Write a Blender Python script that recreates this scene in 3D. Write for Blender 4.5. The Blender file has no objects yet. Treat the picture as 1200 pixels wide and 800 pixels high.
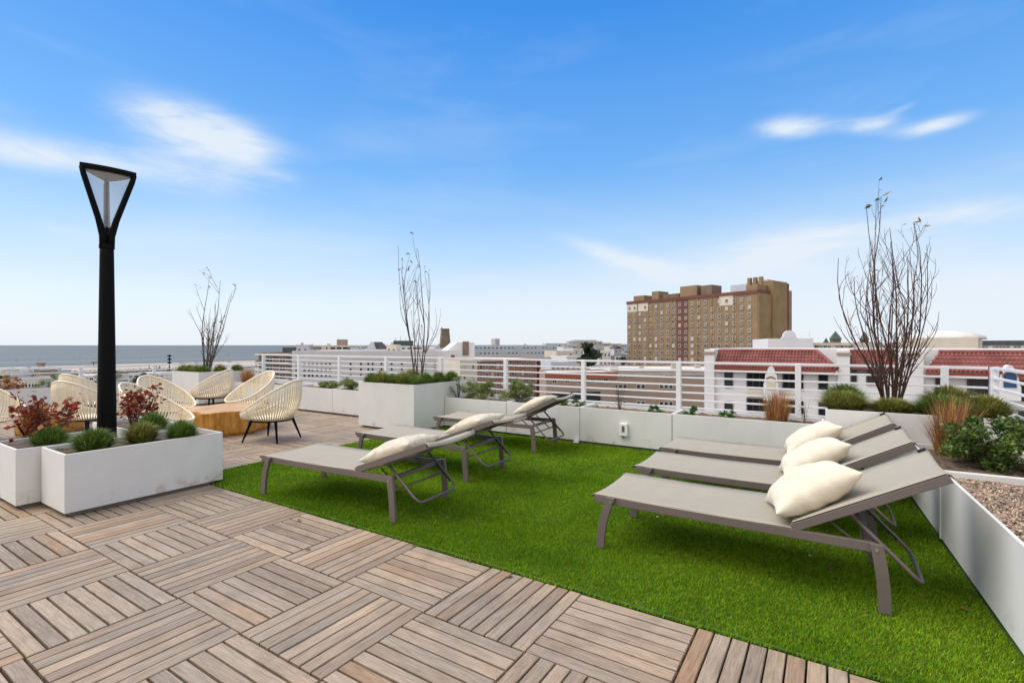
import bpy, bmesh, math, random
import numpy as np
from mathutils import Vector, Matrix
random.seed(7); rng = np.random.default_rng(11)
scene = bpy.context.scene
col = scene.collection
R = math.radians

# ------------------------------------------------------------------ frame
# world x and y run along the deck boards and planters; the camera looks 57.5 deg left of +y ... +x
TH = R(32.5); S_, C_ = math.sin(TH), math.cos(TH); HC = 1.36; F = 580.0; HY = 404.3
def at(px, Y):
    """plan position of something seen in direction px at distance Y"""
    X = (px - 600) / F * Y
    return (X * S_ + Y * C_, -X * C_ + Y * S_)
def zat(py, Y): return HC - (py - HY) / F * Y
def v_on(px, U):
    t = (px - 600) / F; Y = U / (C_ + S_ * t)
    return Y * (S_ - C_ * t), Y
def yaw_cam(a=0):  # rotation putting local +x along camera right
    return TH - math.pi / 2 + a

# ------------------------------------------------------------------ materials
def nt(m):
    m.use_nodes = True; t = m.node_tree; t.nodes.clear(); return t
def N(t, typ, **kw):
    n = t.nodes.new(typ)
    for k, v in kw.items():
        if k == 'i':
            for kk, vv in v.items(): n.inputs[kk].default_value = vv
        else: setattr(n, k, v)
    return n
def c4(c): return (c[0], c[1], c[2], 1)
def scl(c, k): return tuple(min(1, x * k) for x in c)
def mat(name, c, rough=.6, var=.12, scale=6, bump=0, bscale=40, metal=0, c2=None, spec=.5, detail=6, sheen=0, stretch=None, island=0, trans=0):
    m = bpy.data.materials.new(name); t = nt(m)
    out = N(t, 'ShaderNodeOutputMaterial'); b = N(t, 'ShaderNodeBsdfPrincipled')
    t.links.new(b.outputs[0], out.inputs[0])
    b.inputs['Roughness'].default_value = rough; b.inputs['Metallic'].default_value = metal
    b.inputs['Specular IOR Level'].default_value = spec
    tc = N(t, 'ShaderNodeTexCoord'); src = tc.outputs['Object']
    if stretch:
        mp = N(t, 'ShaderNodeMapping'); mp.inputs['Scale'].default_value = stretch
        t.links.new(src, mp.inputs[0]); src = mp.outputs[0]
    no = N(t, 'ShaderNodeTexNoise', i={'Scale': scale, 'Detail': detail, 'Roughness': .6}); t.links.new(src, no.inputs['Vector'])
    cr = N(t, 'ShaderNodeValToRGB')
    cr.color_ramp.elements[0].position = .3; cr.color_ramp.elements[1].position = .7
    cr.color_ramp.elements[0].color = c4(scl(c, 1 - var)); cr.color_ramp.elements[1].color = c4(c2 if c2 else scl(c, 1 + var))
    t.links.new(no.outputs[0], cr.inputs[0]); cs = cr.outputs[0]
    if island:
        g = N(t, 'ShaderNodeNewGeometry'); mr = N(t, 'ShaderNodeMapRange', i={'To Min': 1 - island, 'To Max': 1 + island})
        t.links.new(g.outputs['Random Per Island'], mr.inputs[0])
        h = N(t, 'ShaderNodeHueSaturation'); t.links.new(cs, h.inputs['Color']); t.links.new(mr.outputs[0], h.inputs['Value'])
        mr2 = N(t, 'ShaderNodeMapRange', i={'To Min': .5 - island * .07, 'To Max': .5 + island * .05})
        sn = N(t, 'ShaderNodeMath', operation='FRACT'); ml = N(t, 'ShaderNodeMath', operation='MULTIPLY', i={1: 7.31})
        t.links.new(g.outputs['Random Per Island'], ml.inputs[0]); t.links.new(ml.outputs[0], sn.inputs[0]); t.links.new(sn.outputs[0], mr2.inputs[0])
        t.links.new(mr2.outputs[0], h.inputs['Hue']); cs = h.outputs[0]
    t.links.new(cs, b.inputs['Base Color'])
    if bump:
        n2 = N(t, 'ShaderNodeTexNoise', i={'Scale': bscale, 'Detail': 4}); t.links.new(src, n2.inputs['Vector'])
        bp = N(t, 'ShaderNodeBump', i={'Strength': bump, 'Distance': .01}); t.links.new(n2.outputs[0], bp.inputs['Height']); t.links.new(bp.outputs[0], b.inputs['Normal'])
    if trans:
        tr = N(t, 'ShaderNodeBsdfTranslucent'); t.links.new(cs, tr.inputs[0])
        mx = N(t, 'ShaderNodeMixShader', i={0: trans}); t.links.new(b.outputs[0], mx.inputs[1]); t.links.new(tr.outputs[0], mx.inputs[2]); t.links.new(mx.outputs[0], out.inputs[0])
    return m

def wood_mat():
    m = bpy.data.materials.new('weathered_ipe'); t = nt(m)
    out = N(t, 'ShaderNodeOutputMaterial'); b = N(t, 'ShaderNodeBsdfPrincipled', i={'Roughness': .62, 'Specular IOR Level': .35}); t.links.new(b.outputs[0], out.inputs[0])
    uv = N(t, 'ShaderNodeUVMap'); g = N(t, 'ShaderNodeNewGeometry')
    def rnd(k):
        a = N(t, 'ShaderNodeMath', operation='MULTIPLY', i={1: k}); f = N(t, 'ShaderNodeMath', operation='FRACT')
        t.links.new(g.outputs['Random Per Island'], a.inputs[0]); t.links.new(a.outputs[0], f.inputs[0]); return f.outputs[0]
    r1, r2, r3 = rnd(1.0), rnd(17.3), rnd(53.7)
    mp = N(t, 'ShaderNodeMapping'); mp.inputs['Scale'].default_value = (4.5, 75, 1)
    cmb = N(t, 'ShaderNodeCombineXYZ'); mm = N(t, 'ShaderNodeMath', operation='MULTIPLY', i={1: 400}); t.links.new(r3, mm.inputs[0]); t.links.new(mm.outputs[0], cmb.inputs[2])
    va = N(t, 'ShaderNodeVectorMath', operation='ADD'); t.links.new(uv.outputs[0], mp.inputs[0]); t.links.new(mp.outputs[0], va.inputs[0]); t.links.new(cmb.outputs[0], va.inputs[1])
    n1 = N(t, 'ShaderNodeTexNoise', i={'Scale': 1.6, 'Detail': 8, 'Roughness': .65, 'Distortion': .6}); t.links.new(va.outputs[0], n1.inputs['Vector'])
    # plank hue: silvery grey .. orange tan .. brown
    cr = N(t, 'ShaderNodeValToRGB'); e = cr.color_ramp.elements
    e[0].position = 0; e[0].color = (.28, .215, .165, 1); e[1].position = 1; e[1].color = (.40, .265, .165, 1)
    for p, c in ((.2, (.335, .275, .215)), (.45, (.395, .315, .235)), (.7, (.41, .31, .22)), (.85, (.31, .235, .175))):
        x = e.new(p); x.color = c4(c)
    t.links.new(r1, cr.inputs[0])
    # blotchy weathering across planks (world scale)
    tc = N(t, 'ShaderNodeTexCoord'); n2 = N(t, 'ShaderNodeTexNoise', i={'Scale': 1.1, 'Detail': 5, 'Roughness': .6}); t.links.new(tc.outputs['Object'], n2.inputs['Vector'])
    cr2 = N(t, 'ShaderNodeValToRGB'); cr2.color_ramp.elements[0].position = .42; cr2.color_ramp.elements[1].position = .62
    t.links.new(n2.outputs[0], cr2.inputs[0])
    mxw = N(t, 'ShaderNodeMix', data_type='RGBA'); mf = N(t, 'ShaderNodeMath', operation='MULTIPLY', i={1: .7}); t.links.new(cr2.outputs[0], mf.inputs[0]); t.links.new(mf.outputs[0], mxw.inputs[0])
    t.links.new(cr.outputs[0], mxw.inputs[6]); mxw.inputs[7].default_value = (.30, .255, .205, 1)
    mr = N(t, 'ShaderNodeMapRange', i={'From Min': .3, 'From Max': .7, 'To Min': .60, 'To Max': 1.22}); t.links.new(n1.outputs[0], mr.inputs[0])
    mr3 = N(t, 'ShaderNodeMapRange', i={'To Min': .82, 'To Max': 1.08}); t.links.new(r2, mr3.inputs[0])
    mu = N(t, 'ShaderNodeMath', operation='MULTIPLY'); t.links.new(mr.outputs[0], mu.inputs[0]); t.links.new(mr3.outputs[0], mu.inputs[1])
    n4 = N(t, 'ShaderNodeTexNoise', i={'Scale': 3.4, 'Detail': 7, 'Roughness': .7}); t.links.new(tc.outputs['Object'], n4.inputs['Vector'])
    mr4 = N(t, 'ShaderNodeMapRange', i={'From Min': .36, 'From Max': .5, 'To Min': .82, 'To Max': 1.0}); t.links.new(n4.outputs[0], mr4.inputs[0])
    mu2 = N(t, 'ShaderNodeMath', operation='MULTIPLY'); t.links.new(mu.outputs[0], mu2.inputs[0]); t.links.new(mr4.outputs[0], mu2.inputs[1])
    hs = N(t, 'ShaderNodeHueSaturation', i={'Saturation': 1.05}); t.links.new(mxw.outputs[2], hs.inputs['Color']); t.links.new(mu2.outputs[0], hs.inputs['Value'])
    t.links.new(hs.outputs[0], b.inputs['Base Color'])
    bp = N(t, 'ShaderNodeBump', i={'Strength': .35, 'Distance': .002}); t.links.new(n1.outputs[0], bp.inputs['Height']); t.links.new(bp.outputs[0], b.inputs['Normal'])
    return m

def glass_mat(name, c=(.02, .025, .03), rough=.08):
    return mat(name, c, rough, .5, .25, spec=.6)

M = {}
M['wood'] = wood_mat()
M['underdeck'] = mat('dark_underdeck', (.012, .01, .008), .9)
M['white_panel'] = mat('white_fibre_cement', (.69, .695, .685), .78, .05, 2.2, .06, 90)
def panel_dirt(m):
    t = m.node_tree; b = [n for n in t.nodes if n.type == 'BSDF_PRINCIPLED'][0]; src = b.inputs['Base Color'].links[0].from_socket
    tc = N(t, 'ShaderNodeTexCoord'); sp = N(t, 'ShaderNodeSeparateXYZ'); t.links.new(tc.outputs['Object'], sp.inputs[0])
    hgt = N(t, 'ShaderNodeMapRange', i={'From Min': .16, 'From Max': .035}); t.links.new(sp.outputs[2], hgt.inputs[0])
    no = N(t, 'ShaderNodeTexNoise', i={'Scale': 5, 'Detail': 8, 'Roughness': .7}); t.links.new(tc.outputs['Object'], no.inputs['Vector'])
    st = N(t, 'ShaderNodeMapRange', i={'From Min': .52, 'From Max': .72}); t.links.new(no.outputs[0], st.inputs[0])
    mu = N(t, 'ShaderNodeMath', operation='MULTIPLY'); t.links.new(hgt.outputs[0], mu.inputs[0]); t.links.new(st.outputs[0], mu.inputs[1])
    # faint vertical run marks
    mp = N(t, 'ShaderNodeMapping'); mp.inputs['Scale'].default_value = (9, 9, .5); t.links.new(tc.outputs['Object'], mp.inputs[0])
    n2 = N(t, 'ShaderNodeTexNoise', i={'Scale': 1, 'Detail': 6, 'Roughness': .7}); t.links.new(mp.outputs[0], n2.inputs['Vector'])
    s2 = N(t, 'ShaderNodeMapRange', i={'From Min': .58, 'From Max': .8, 'To Max': .22}); t.links.new(n2.outputs[0], s2.inputs[0])
    m1 = N(t, 'ShaderNodeMix', data_type='RGBA'); t.links.new(s2.outputs[0], m1.inputs[0]); t.links.new(src, m1.inputs[6]); m1.inputs[7].default_value = (.44, .43, .39, 1)
    m2 = N(t, 'ShaderNodeMix', data_type='RGBA'); t.links.new(mu.outputs[0], m2.inputs[0]); t.links.new(m1.outputs[2], m2.inputs[6]); m2.inputs[7].default_value = (.30, .19, .09, 1)
    t.links.new(m2.outputs[2], b.inputs['Base Color'])
panel_dirt(M['white_panel'])
M['white_rail'] = mat('white_powder_coat', (.78, .79, .82), .4, .03, 3)
M['plinth'] = mat('grey_plinth', (.20, .185, .17), .8)
M['soil'] = mat('dry_mulch_soil', (.085, .058, .036), .95, .5, 45, .9, 90, c2=(.20, .145, .095))
M['gravel'] = mat('pea_gravel_mulch', (.20, .14, .095), .9, .5, 60, 1, 70, c2=(.52, .41, .30), island=.65)
M['turf'] = mat('turf_blades', (.135, .31, .008), .65, .28, 1.0, spec=.12, island=.6, trans=.3, c2=(.25, .42, .02), detail=7)
M['turf_base'] = mat('turf_backing', (.05, .11, .008), .9, .3, 30)
M['taupe'] = mat('taupe_aluminium', (.165, .135, .125), .42, .06, 8, metal=.15)
M['sling'] = mat('woven_sling', (.355, .325, .26), .75, .05, 5, .25, 500)
M['black'] = mat('black_paint', (.003, .003, .0035), .6, .1, 4, spec=.12)
M['blackplastic'] = mat('black_clip', (.01, .01, .01), .5)
M['steel'] = mat('bolt_steel', (.5, .48, .46), .35, .1, 5, metal=.9)
M['linen'] = mat('cream_linen', (.66, .60, .48), .9, .06, 9, .7, 16, c2=(.72, .66, .54))
M['linen2'] = mat('mottled_linen', (.56, .51, .41), .9, .16, 26, .7, 18, c2=(.68, .63, .52))
M['rope'] = mat('cream_rope', (.84, .75, .58), .75, .08, 20, island=.1)
M['ropewhite'] = mat('pale_rope_rim', (.85, .78, .64), .75, .06, 20)
M['stump'] = mat('orange_varnished_wood', (.52, .20, .02), .4, .3, 5, .2, 20, c2=(.76, .40, .08), stretch=(4, 4, .8))
M['stumptop'] = mat('varnished_wood_top', (.56, .30, .11), .35, .2, 3, c2=(.68, .42, .18))
M['led'] = mat('lamp_diffuser', (.20, .16, .13), .4)
M['bark'] = mat('red_brown_bark', (.075, .035, .025), .8, .35, 30, .4, 60)
M['bark2'] = mat('grey_brown_bark', (.11, .085, .075), .8, .35, 30)
M['leaf_dry'] = mat('dry_leaves', (.13, .10, .03), .7, .4, 20, island=.4, c2=(.26, .13, .03))
M['fescue'] = mat('green_fescue', (.11, .21, .035), .7, .3, 8, island=.6, trans=.3, c2=(.21, .33, .065))
M['fescue_straw'] = mat('fescue_with_straw', (.17, .24, .04), .7, .35, 10, island=.6, trans=.3, c2=(.38, .38, .10))
M['rust_grass'] = mat('rust_ornamental_grass', (.40, .17, .045), .8, .35, 12, island=.55, trans=.35, c2=(.60, .34, .13))
M['burgundy'] = mat('burgundy_leaves', (.13, .022, .016), .5, .4, 18, island=.55, trans=.3, c2=(.38, .10, .025))
M['bush'] = mat('glossy_green_leaves', (.045, .10, .022), .4, .4, 5, island=.6, trans=.2, c2=(.14, .22, .03))
M['juniper'] = mat('light_green_shrub', (.15, .22, .06), .7, .3, 10, island=.5, trans=.3, c2=(.30, .37, .13))
M['smallgreen'] = mat('bright_herb_leaves', (.06, .17, .025), .6, .3, 10, island=.4, trans=.2)
M['orangeplant'] = mat('orange_dry_foliage', (.5, .16, .05), .8, .3, 20, island=.4)
M['plate'] = mat('white_plastic', (.8, .8, .8), .4, .02, 3)
M['darkslot'] = mat('dark_socket', (.12, .13, .14), .5)
# city
M['stucco'] = mat('white_stucco', (.72, .71, .72), .8, .05, .5)
M['stucco2'] = mat('cream_stucco', (.62, .56, .46), .8, .08, .4)
M['roof_white'] = mat('pale_flat_roof', (.60, .59, .57), .8, .12, .15)
M['roof_grey'] = mat('grey_roofing', (.30, .31, .32), .8, .2, .2)
M['tiles'] = mat('red_clay_tiles', (.20, .062, .052), .88, .22, .8, c2=(.28, .10, .082), island=.10)
M['tan'] = mat('tan_render', (.34, .255, .20), .85, .1, .3)
M['red_trim'] = mat('red_brown_trim', (.30, .09, .05), .8)
M['grey_wall'] = mat('grey_white_cladding', (.58, .58, .60), .8, .06, .3)
M['lightblue'] = mat('pale_blue_cladding', (.48, .54, .60), .8, .08, .3)
M['darkroof'] = mat('slate_roof', (.07, .075, .085), .8, .3, .4)
M['glass'] = glass_mat('window_glass')
M['glass_blue'] = glass_mat('blue_window', (.02, .055, .15))
M['frame'] = mat('window_frame_white', (.62, .60, .55), .6)
M['blind'] = mat('white_window_blind', (.45, .44, .40), .7, .1, 2)
M['curtain'] = mat('dim_window_curtain', (.14, .13, .12), .5, .3, 2)
M['bronze'] = mat('dark_bronze_frame', (.05, .035, .03), .5)
M['concrete'] = mat('concrete', (.42, .40, .37), .85, .12, .3)
M['stone'] = mat('brown_stone', (.20, .15, .11), .9, .3, .3)
M['copper'] = mat('verdigris', (.06, .10, .085), .7)
M['pine'] = mat('dark_pine_foliage', (.022, .045, .018), .8, .4, .6, island=.4)
M['treegreen'] = mat('street_tree_foliage', (.06, .085, .03), .8, .4, .4, island=.5, c2=(.12, .13, .04))
M['sand'] = mat('beach_sand', (.40, .35, .28), .95, .3, .03)
M['boards'] = mat('boardwalk_boards', (.33, .29, .25), .9, .15, .05)
M['ground'] = mat('town_ground', (.22, .21, .19), .95, .3, .03)
M['asphalt'] = mat('asphalt', (.06, .06, .062), .9, .2, .3)
M['paving'] = mat('pavement_concrete', (.34, .33, .31), .9, .12, .2)

def brick_mat(name, c1, c2, mortar, sx=1):
    m = bpy.data.materials.new(name); t = nt(m); out = N(t, 'ShaderNodeOutputMaterial'); b = N(t, 'ShaderNodeBsdfPrincipled', i={'Roughness': .85}); t.links.new(b.outputs[0], out.inputs[0])
    tc = N(t, 'ShaderNodeTexCoord'); sep = N(t, 'ShaderNodeSeparateXYZ'); t.links.new(tc.outputs['Object'], sep.inputs[0])
    ad = N(t, 'ShaderNodeMath', operation='ADD'); t.links.new(sep.outputs[0], ad.inputs[0]); t.links.new(sep.outputs[1], ad.inputs[1])
    cb = N(t, 'ShaderNodeCombineXYZ'); t.links.new(ad.outputs[0], cb.inputs[0]); t.links.new(sep.outputs[2], cb.inputs[1])
    br = N(t, 'ShaderNodeTexBrick', i={'Scale': 1.0, 'Color1': c4(c1), 'Color2': c4(c2), 'Mortar': c4(mortar), 'Brick Width': .5, 'Row Height': .2, 'Mortar Size': .015}); t.links.new(cb.outputs[0], br.inputs['Vector'])
    no = N(t, 'ShaderNodeTexNoise', i={'Scale': .25, 'Detail': 5}); t.links.new(tc.outputs['Object'], no.inputs['Vector'])
    mr = N(t, 'ShaderNodeMapRange', i={'From Min': .3, 'From Max': .7, 'To Min': .85, 'To Max': 1.15}); t.links.new(no.outputs[0], mr.inputs[0])
    h = N(t, 'ShaderNodeHueSaturation'); t.links.new(br.outputs[0], h.inputs['Color']); t.links.new(mr.outputs[0], h.inputs['Value']); t.links.new(h.outputs[0], b.inputs['Base Color'])
    return m
M['brick_tan'] = brick_mat('tan_brick', (.275, .18, .10), (.235, .15, .082), (.31, .24, .16))
M['brick_gold'] = brick_mat('golden_brick', (.27, .18, .078), (.235, .155, .066), (.29, .23, .14))
M['brick_red'] = brick_mat('dark_red_brick', (.16, .05, .035), (.13, .045, .03), (.2, .12, .09))
M['brick_orange'] = brick_mat('orange_brick', (.36, .16, .09), (.28, .11, .07), (.40, .30, .22))
M['brick_crimson'] = brick_mat('crimson_brick', (.22, .03, .03), (.16, .02, .025), (.2, .08, .07))

def sea_mat():
    m = bpy.data.materials.new('sea_water'); t = nt(m); out = N(t, 'ShaderNodeOutputMaterial'); b = N(t, 'ShaderNodeBsdfPrincipled', i={'Roughness': .5, 'Specular IOR Level': .25}); t.links.new(b.outputs[0], out.inputs[0])
    tc = N(t, 'ShaderNodeTexCoord'); mp = N(t, 'ShaderNodeMapping'); mp.inputs['Scale'].default_value = (.0012, .009, 1); t.links.new(tc.outputs['Object'], mp.inputs[0])
    no = N(t, 'ShaderNodeTexNoise', i={'Scale': 1, 'Detail': 8}); t.links.new(mp.outputs[0], no.inputs['Vector'])
    cr = N(t, 'ShaderNodeValToRGB'); cr.color_ramp.elements[0].position = .35; cr.color_ramp.elements[1].position = .65
    cr.color_ramp.elements[0].color = (.09, .105, .10, 1); cr.color_ramp.elements[1].color = (.14, .155, .145, 1)
    t.links.new(no.outputs[0], cr.inputs[0]); t.links.new(cr.outputs[0], b.inputs['Base Color'])
    n2 = N(t, 'ShaderNodeTexNoise', i={'Scale': .25, 'Detail': 6}); t.links.new(tc.outputs['Object'], n2.inputs['Vector'])
    bp = N(t, 'ShaderNodeBump', i={'Strength': .6, 'Distance': 1.0}); t.links.new(n2.outputs[0], bp.inputs['Height']); t.links.new(bp.outputs[0], b.inputs['Normal'])
    return m
M['sea'] = sea_mat()
def clear_mat():
    m = bpy.data.materials.new('clear_acrylic'); t = nt(m); out = N(t, 'ShaderNodeOutputMaterial')
    b = N(t, 'ShaderNodeBsdfPrincipled', i={'Base Color': (.62, .63, .66, 1), 'Roughness': .25}); tr = N(t, 'ShaderNodeBsdfTransparent')
    mx = N(t, 'ShaderNodeMixShader', i={0: .32}); t.links.new(tr.outputs[0], mx.inputs[1]); t.links.new(b.outputs[0], mx.inputs[2]); t.links.new(mx.outputs[0], out.inputs[0]); return m
M['acrylic'] = clear_mat()

# ------------------------------------------------------------------ mesh building
class MB:
    def __init__(s): s.v = []; s.f = []; s.mi = []; s.uv = None
    def quad_faces(s, faces, mi=0):
        for f in faces: s.f.append(f); s.mi.append(mi)
    def box(s, x0, x1, y0, y1, z0, z1, mi=0):
        b = len(s.v); s.v += [(x0,y0,z0),(x1,y0,z0),(x1,y1,z0),(x0,y1,z0),(x0,y0,z1),(x1,y0,z1),(x1,y1,z1),(x0,y1,z1)]
        s.quad_faces([(b,b+3,b+2,b+1),(b+4,b+5,b+6,b+7),(b,b+1,b+5,b+4),(b+1,b+2,b+6,b+5),(b+2,b+3,b+7,b+6),(b+3,b,b+4,b+7)], mi); return s
    def hexa(s, pts, mi=0):
        b = len(s.v); s.v += [tuple(p) for p in pts]
        s.quad_faces([(b,b+3,b+2,b+1),(b+4,b+5,b+6,b+7),(b,b+1,b+5,b+4),(b+1,b+2,b+6,b+5),(b+2,b+3,b+7,b+6),(b+3,b,b+4,b+7)], mi); return s
    def bar(s, p, q, w, h, mi=0, up=(0,0,1)):
        """rectangular bar from p to q, w across, h along up"""
        p = Vector(p); q = Vector(q); d = (q - p).normalized(); u = Vector(up)
        a = d.cross(u).normalized() * (w / 2); c = a.cross(d).normalized() * (h / 2)
        s.hexa([p-a-c, p+a-c, q+a-c, q-a-c, p-a+c, p+a+c, q+a+c, q-a+c], mi); return s
    def tube(s, pts, r, n=8, mi=0, closed=False, cap=True):
        pts = [Vector(p) for p in pts]; m = len(pts); rr = r if isinstance(r, (list, tuple)) else [r] * m
        b = len(s.v); prev = None
        for i, p in enumerate(pts):
            if closed: d = (pts[(i+1) % m] - pts[i-1])
            else: d = (pts[min(i+1, m-1)] - pts[max(i-1, 0)])
            d.normalize()
            if prev is None:
                a = d.orthogonal().normalized()
            else:
                a = prev - d * prev.dot(d)
                a = a.normalized() if a.length > 1e-6 else d.orthogonal().normalized()
            prev = a; c = d.cross(a)
            for k in range(n):
                t = 2 * math.pi * k / n; o = p + (a * math.cos(t) + c * math.sin(t)) * rr[i]; s.v.append(tuple(o))
        for i in range(m if closed else m - 1):
            for k in range(n):
                i2 = (i + 1) % m; s.quad_faces([(b+i*n+k, b+i*n+(k+1) % n, b+i2*n+(k+1) % n, b+i2*n+k)], mi)
        if cap and not closed:
            s.quad_faces([tuple(b+k for k in reversed(range(n))), tuple(b+(m-1)*n+k for k in range(n))], mi)
        return s
    def lathe(s, prof, n=24, mi=0, ctr=(0, 0)):
        b = len(s.v)
        for (r, z) in prof:
            for k in range(n): t = 2*math.pi*k/n; s.v.append((ctr[0]+r*math.cos(t), ctr[1]+r*math.sin(t), z))
        for i in range(len(prof)-1):
            for k in range(n): s.quad_faces([(b+i*n+k, b+i*n+(k+1) % n, b+(i+1)*n+(k+1) % n, b+(i+1)*n+k)], mi)
        s.quad_faces([tuple(b+k for k in reversed(range(n))), tuple(b+(len(prof)-1)*n+k for k in range(n))], mi); return s
    def prism(s, pts, z0, z1, mi=0):
        b = len(s.v); n = len(pts); s.v += [(x, y, z0) for x, y in pts] + [(x, y, z1) for x, y in pts]
        s.quad_faces([tuple(b+k for k in reversed(range(n))), tuple(b+n+k for k in range(n))], mi)
        for k in range(n): s.quad_faces([(b+k, b+(k+1) % n, b+n+(k+1) % n, b+n+k)], mi)
        return s
    def ring(s, o, i, z0, z1, mi=0):
        """rectangular ring: o,i = (x0,x1,y0,y1)"""
        b = len(s.v)
        def rc(r, z): return [(r[0],r[2],z),(r[1],r[2],z),(r[1],r[3],z),(r[0],r[3],z)]
        s.v += rc(o,z0)+rc(o,z1)+rc(i,z0)+rc(i,z1)
        for k in range(4):
            j = (k+1) % 4
            s.quad_faces([(b+k,b+j,b+4+j,b+4+k),(b+8+j,b+8+k,b+12+k,b+12+j),(b+4+k,b+4+j,b+12+j,b+12+k),(b+j,b+k,b+8+k,b+8+j)], mi)
        return s
    def build(s, name, m, parent=None, org=None, bevel=0, smooth=False, segs=2, xf=None):
        me = bpy.data.meshes.new(name)
        v = s.v
        if xf is not None: v = [tuple(xf @ Vector(p)) for p in v]
        if org is not None: v = [(x-org[0], y-org[1], z-org[2]) for x, y, z in v]
        me.from_pydata(v, [], s.f)
        for x in (m if isinstance(m, (list, tuple)) else [m]): me.materials.append(M[x])
        if any(s.mi): me.polygons.foreach_set('material_index', s.mi)
        if bevel:
            bm = bmesh.new(); bm.from_mesh(me)
            ed = [e for e in bm.edges if len(e.link_faces) == 2 and e.calc_face_angle(0) > .5]
            bmesh.ops.bevel(bm, geom=ed, offset=bevel, segments=segs, affect='EDGES', profile=.6); bm.to_mesh(me); bm.free()
        if smooth: me.polygons.foreach_set('use_smooth', [True]*len(me.polygons))
        me.update(); o = bpy.data.objects.new(name, me); col.objects.link(o)
        if parent: o.parent = parent
        return o
def npmesh(name, verts, faces, m, parent=None, smooth=False):
    """fast mesh from numpy: faces (n,3) or (n,4)"""
    me = bpy.data.meshes.new(name); nv = len(verts); nf, k = faces.shape
    me.vertices.add(nv); me.vertices.foreach_set('co', np.ascontiguousarray(verts, dtype=np.float32).ravel())
    me.loops.add(nf*k); me.loops.foreach_set('vertex_index', faces.astype(np.int32).ravel())
    me.polygons.add(nf); me.polygons.foreach_set('loop_start', np.arange(0, nf*k, k, dtype=np.int32)); me.polygons.foreach_set('loop_total', np.full(nf, k, dtype=np.int32))
    if smooth: me.polygons.foreach_set('use_smooth', np.ones(nf, dtype=bool))
    me.materials.append(M[m]); me.update(calc_edges=True); me.validate()
    o = bpy.data.objects.new(name, me); col.objects.link(o)
    if parent: o.parent = parent
    return o
def tag(o, label=None, cat=None, group=None, kind=None):
    if label: o['label'] = label
    if cat: o['category'] = cat
    if group: o['group'] = group
    if kind: o['kind'] = kind
    return o
def thing(name, label, cat, loc=(0,0,0), rz=0, group=None):
    o = bpy.data.objects.new(name, None); o.empty_display_size = .2; col.objects.link(o)
    o.location = loc; o.rotation_euler = (0, 0, rz); return tag(o, label, cat, group)
def copy_tree(o, parent=None):
    c = o.copy(); col.objects.link(c); c.parent = parent
    for ch in list(o.children): copy_tree(ch, c)
    return c
def struct(o): o['kind'] = 'structure'; return o

# ------------------------------------------------------------------ deck, lawn
U0, V0, TS = 1.285, .53, .605
LU0, LU1, LV0, LV1 = 2.505, 6.30, -.78, 5.55      # lawn
def deck():
    vs, fs, uvs = [], [], []
    for i in range(-5, 10):
        for j in range(-2, 23):
            u0 = U0 + i*TS; v0 = V0 + j*TS
            if u0 > 6.9 or v0 > 13.25: continue
            if u0 > 2.4 and v0 + TS < 5.4: continue
            alongU = (i + j) % 2 == 0
            W = (TS - .004) / 8
            for k in range(8):
                gp = .0042 if alongU else .0058; a0 = k*W + gp; a1 = (k+1)*W - gp + random.uniform(-.0006, .0006); zt = random.uniform(-.0012, .0012)
                l0, l1 = .003, TS - .003
                e = .0028
                b = len(vs)
                for (l, a, z) in ((l0,a0,-.030),(l1,a0,-.030),(l1,a1,-.030),(l0,a1,-.030),(l0,a0,zt-e),(l1,a0,zt-e),(l1,a1,zt-e),(l0,a1,zt-e),(l0+e,a0+e,zt),(l1-e,a0+e,zt),(l1-e,a1-e,zt),(l0+e,a1-e,zt)):
                    vs.append((u0+l, v0+a, z) if alongU else (u0+a, v0+l, z)); uvs.append((l + k*.7, a))
                fl = [(b,b+1,b+5,b+4),(b+1,b+2,b+6,b+5),(b+2,b+3,b+7,b+6),(b+3,b,b+4,b+7),(b+4,b+5,b+9,b+8),(b+5,b+6,b+10,b+9),(b+6,b+7,b+11,b+10),(b+7,b+4,b+8,b+11),(b+8,b+9,b+10,b+11)]
                fs += fl if alongU else [tuple(reversed(f)) for f in fl]
    me = bpy.data.meshes.new('deck'); me.from_pydata(vs, [], fs); me.materials.append(M['wood'])
    ul = me.uv_layers.new(name='UVMap'); idx = np.zeros(len(me.loops), dtype=np.int32); me.loops.foreach_get('vertex_index', idx)
    ul.data.foreach_set('uv', np.array(uvs, dtype=np.float32)[idx].ravel()); me.update()
    o = bpy.data.objects.new('deck', me); col.objects.link(o); struct(o)
deck()
struct(MB().box(-2.2, 7.12, -1.55, 14.1, -17, -.09).build('roof_slab', 'underdeck'))
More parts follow.
